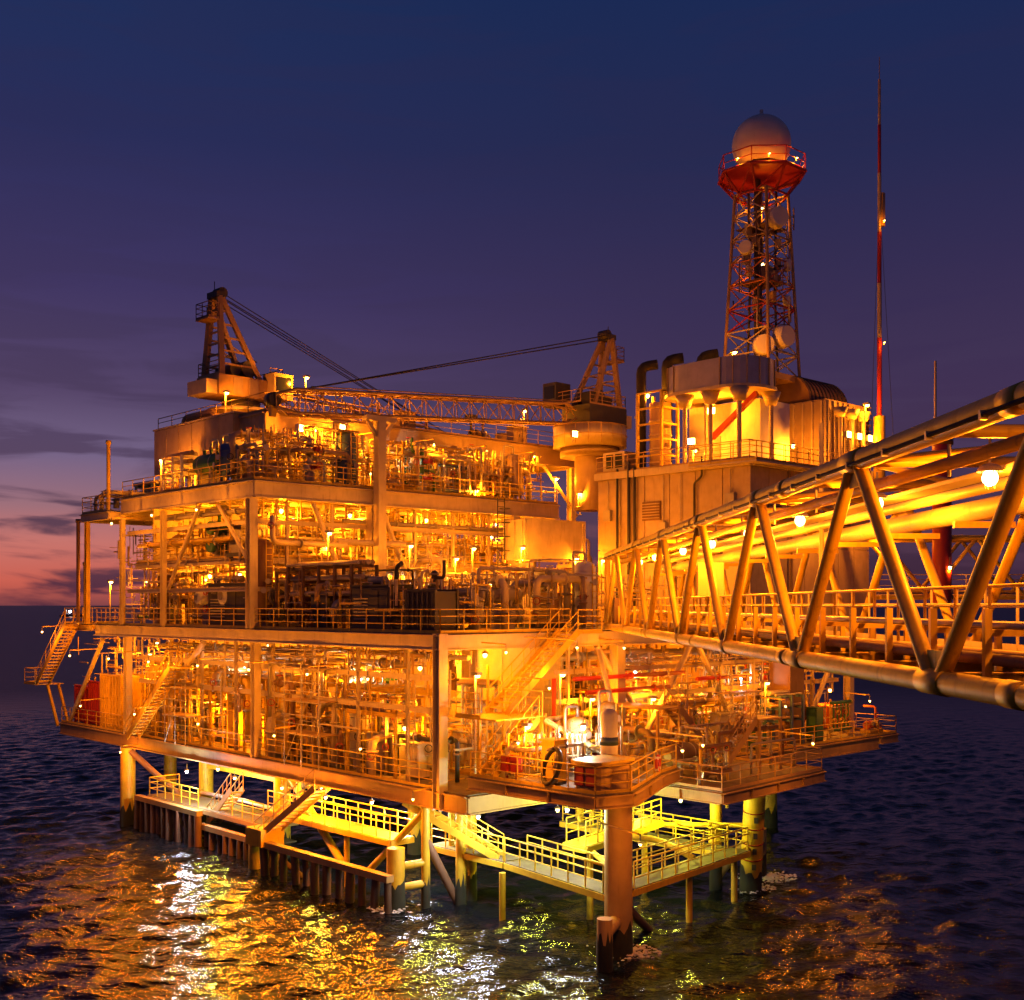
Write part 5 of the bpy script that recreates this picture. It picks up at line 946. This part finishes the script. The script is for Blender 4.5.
# under the decks: bright lamps over the boat landing and the water
for v, u, z, p, c in ((1, 22, 4.5, 260, LIME), (3.8, 20, 5.0, 200, LIME), (1, 11, 4.6, 300, LIME), (3.2, 4, 4.7, 260, LIME), (6, -3, 5.4, 380, LIME), (11, -5, 4.8, 380, LIME), (8, 2, 4.6, 260, LIME), (1.5, -6, 5.6, 220, LIME), (13.5, 0, 4.6, 200, LIME), (2, 29, 4.6, 200, SODIUM)):
    lamp((v, u, z), p, c, 'well', .08, what='under the lower deck above the boat landing', hang=.2, soft=1.6)
for v, u, z, p in ((-.45, 17.5, 4.6, 520), (.0, 5.2, 4.7, 520), (-.45, 8.5, 4.6, 400), (-.45, 12.6, 4.6, 300)): lamp((v, u, z), p, SODIUM, 'well', .08, 'under the deck edge above the water', hang=.3, soft=2.2)
for v, u, z, p in ((2.2, 5.0, 4.4, 1000), (-.5, 23, 4.4, 800), (2.6, -5.5, 5.4, 420), (1.6, -.8, 4.6, 520)): lamp((v, u, z), p, COOL, 'well', .08, 'white, under the deck above the water', hang=.3, soft=2.2)
# fill lamps added on deck-edge brackets to light the outer faces
def edge(v, u, z, p, tov, tou, c=SODIUM):
    t = lamp((v, u, z), p, c, 'well', .06, 'added as fill on a deck-edge bracket', hang=.25, soft=1.5)
    rod(t, 'bracket_arm', (0, 0, .4), (tov - v, tou - u, .45), .07, 'yellow', 8)
for u in (2.5, 7.5, 13, 18.5, 24.5, 30, 36): edge(-2.2, u, 10.9, 145, 0, u)
for u in (3.5, 11, 19, 27, 35): edge(-1.9, u, 7.6, 55, 0, u)
for u, z, p in ((19, 19.6, 150), (24.5, 19.6, 150), (30, 19.4, 150)): edge(-2.0, u, z, p, 0, u)
for v, p in ((2.5, 90), (10.6, 100), (19, 80), (31, 90)): edge(v, -1.7, 12.1, p, v, 0)
edge(.0, -11.9, 5.2, 110, .5, -9.4); edge(-.8, -6, 8.6, 130, .3, -6); edge(3.4, -11.2, 8.4, 120, 3.4, -9.2); edge(6.8, -9.6, 8.2, 110, 6.6, -7.4); edge(13.8, -10.6, 7.8, 110, 13.8, -8.7); edge(22, -3.6, 8.6, 90, 22, -1.9); edge(31, -3.6, 8.4, 90, 31, -1.9); edge(-1.2, 30.5, 4.9, 90, 0, 30.5); edge(-1.4, .2, 5.6, 90, 0, .3)
for v, u, z, p in ((3.0, 13.4, 18.2, 190), (7.6, 12.0, 17.6, 230), (12.2, 11.8, 17.6, 270), (16.6, 12.2, 17.8, 230), (20.0, 8.5, 17.0, 380), (20.5, 2.2, 16.8, 330)): lamp((v, u, z), p, SODIUM, 'post', post=z - ZM)  # post lamps added as fill for the upper girder and building wall
for v, p in ((5, 150), (9.5, 160), (14, 170), (18.5, 170), (23, 170), (28, 150)): edge(v, 17.6, 24.6, p, v, 20)  # more added bracket lamps, fill for the roof band
lamp((3.4, 25.4, 27.6), 260, SODIUM, 'post', post=1.7, what='added as fill at roof edge by left crane'); lamp((9.2, 25.2, 29.3), 420, SODIUM, 'post', post=3.4, what='added as fill on roof beside left crane'); lamp((25.2, 21, 28.4), 260, SODIUM, 'post', post=2.5, what='added as fill on roof beside right crane')  # roof lamps added to light the cranes
lamp((26.6, 3.4, 30.1), 300, SODIUM, 'post', post=.7, what='added as fill on top of rounded roof hood'); [lamp((32 + 2.75 * math.cos(R(a)), 5 + 2.7 * math.sin(R(a)), 43.5), 30, SODIUM, 'post', post=.4, small=.4, r=.04, what='added as fill on radar tower platform') for a in (180, 225, 270, 315)]; lamp((32.3, 5.1, 37.2), 110, SODIUM, 'well', what='added as fill within the tower lattice', hang=1.5); lamp((32.3, 5.1, 41), 90, SODIUM, 'well', what='added as fill within the tower lattice', hang=1.5); edge(29.5, -2.2, 18.2, 130, 29.5, 0); edge(35, -2.2, 18.4, 120, 35, 0); lamp((34.9, -1.0, 27.2), 220, SODIUM, 'post', post=2.6, what='added as fill beside striped mast')  # all added to light the tower, dome, building wall and striped mast
edge(-2.1, 41, 12.4, 90, -.3, 41); edge(5.2, -3.6, 12.3, 70, 5.2, -.1); edge(2.6, -4.4, 10.6, 70, 2.6, -3)  # bracket lamps added to light the stairs
for z in (31.5, 39.5): lamp((36.45, -1.45, z), 26, SODIUM, 'post', small=.4, r=.04, post=.3, what='added as fill, clamped to striped mast')  # small lamps added to brighten the mast bands
for v, u, z, p in ((2.2, 9.2, 10.4, 90), (2.2, 21.0, 10.6, 80), (15, 1.4, 10.6, 90), (11, 17.6, 15.8, 110), (25, 1.6, 9.8, 90), (12, 18.6, 23.8, 80)): lamp((v, u, z), p, WHITE, 'well', .07, hang=.4)
# thin conduit, drains and instrument tubing: too many to count, one part for each storey
def tubing(name, v0, v1, u0, u1, z0, z1, n, m):
    V, Fc = [], []
    for _ in range(n):
        p = Vector((random.uniform(v0, v1), random.uniform(u0, u1), random.uniform(z0, z1))); ax = random.choice((0, 0, 1, 1, 2, 2, 2)); l = random.uniform(.5, 2.6); w = random.choice((.02, .025, .035, .05)); q = p.copy(); q[ax] = min(p[ax] + l, (v1, u1, z1)[ax])
        d = Vector((w, w, w)); lo = p - d; hi = q + d; b = len(V)
        V += [(lo.x, lo.y, lo.z), (hi.x, lo.y, lo.z), (hi.x, hi.y, lo.z), (lo.x, hi.y, lo.z), (lo.x, lo.y, hi.z), (hi.x, lo.y, hi.z), (hi.x, hi.y, hi.z), (lo.x, hi.y, hi.z)]
        Fc += [tuple(b + i for i in f) for f in ((0, 3, 2, 1), (4, 5, 6, 7), (0, 1, 5, 4), (1, 2, 6, 5), (2, 3, 7, 6), (3, 0, 4, 7))]
    me = bpy.data.meshes.new(name); me.from_pydata(V, [], Fc); me.materials.append(MATS[m]); o = put(name, me, P, Matrix()); o['kind'] = 'stuff'
for m in ('cream', 'steel', 'yellow', 'ochre'):
    tubing('instrument_tubing', .4, 4.5, 1, 42, ZL + .1, 12, 210, m); tubing('instrument_tubing', 9, 34, .4, 4, ZL + .1, 12, 200, m); tubing('instrument_tubing', .5, 22.5, 16.8, 21, ZM + .1, 20.4, 340, m)
    tubing('instrument_tubing', .4, 5, 20, 36, ZM + .1, 19.5, 120, m); tubing('instrument_tubing', 1, 23.5, 17, 21, ZU + .1, 24.6, 260, m); tubing('instrument_tubing', 6, 22, 3, 14, ZM + .05, 16, 140, m); tubing('instrument_tubing', 1, 6.5, -6, -3.2, 6.8, 8.6, 40, m); tubing('instrument_tubing', .6, 4, 1.5, 15, ZM + .05, 15.5, 60, m)
# broken foam where the swell meets the legs
def foam(v, u, r0, r1, n, ang):
    V, Fc = [], []; c = W(v, u, 0)
    for _ in range(n):
        a = ang + random.gauss(0, .9); r = r0 + (r1 - r0) * random.random() ** 1.8; p = c + Vector((math.cos(a) * r, math.sin(a) * r * .8, .05 + random.random() * .1)); s = random.uniform(.02, .085); b = len(V)
        V += [(p.x + s * random.uniform(.6, 2.2) * math.cos(q), p.y + s * math.sin(q), p.z) for q in (0, 1.2, 2.5, 3.8, 5.0)] + [(p.x, p.y, p.z + s * .8)]; Fc += [(b + i, b + (i + 1) % 5, b + 5) for i in range(5)]
    me = bpy.data.meshes.new('sea_foam'); me.from_pydata(V, [], Fc); me.materials.append(MATS['foam']); o = put('sea_foam', me); o['kind'] = 'stuff'
foam(17.6, -5, .3, 1.9, 420, -.7); foam(2, -9, .5, 1.8, 260, .3); foam(15, -6, .5, 1.5, 160, -.9); foam(-.3, 2.9, .4, 1.3, 120, 4)
#@@FINISH
# ================================================================== labels: number look-alikes by their order from the left
ORD = 'first second third fourth fifth sixth seventh eighth ninth tenth eleventh twelfth thirteenth fourteenth fifteenth sixteenth seventeenth eighteenth nineteenth twentieth'.split()
ORD += ['twenty-' + o for o in ORD[:9]] + ['thirtieth'] + ['thirty-' + o for o in ORD[:9]]
by = {}
for o in THINGS: by.setdefault(o['label'], []).append(o)
for lab, os_ in by.items():
    if len(os_) < 2: continue
    os_.sort(key=lambda o: pxl(o.matrix_basis.translation)[0] if o.matrix_basis.translation.y > 1 else 9999)
    for i, o in enumerate(os_):
        o['label'] = f'{lab}, {ORD[i]} from left' if i < len(ORD) else lab
        if 'group' not in o: o['group'] = o['category'] + 's of the same look'
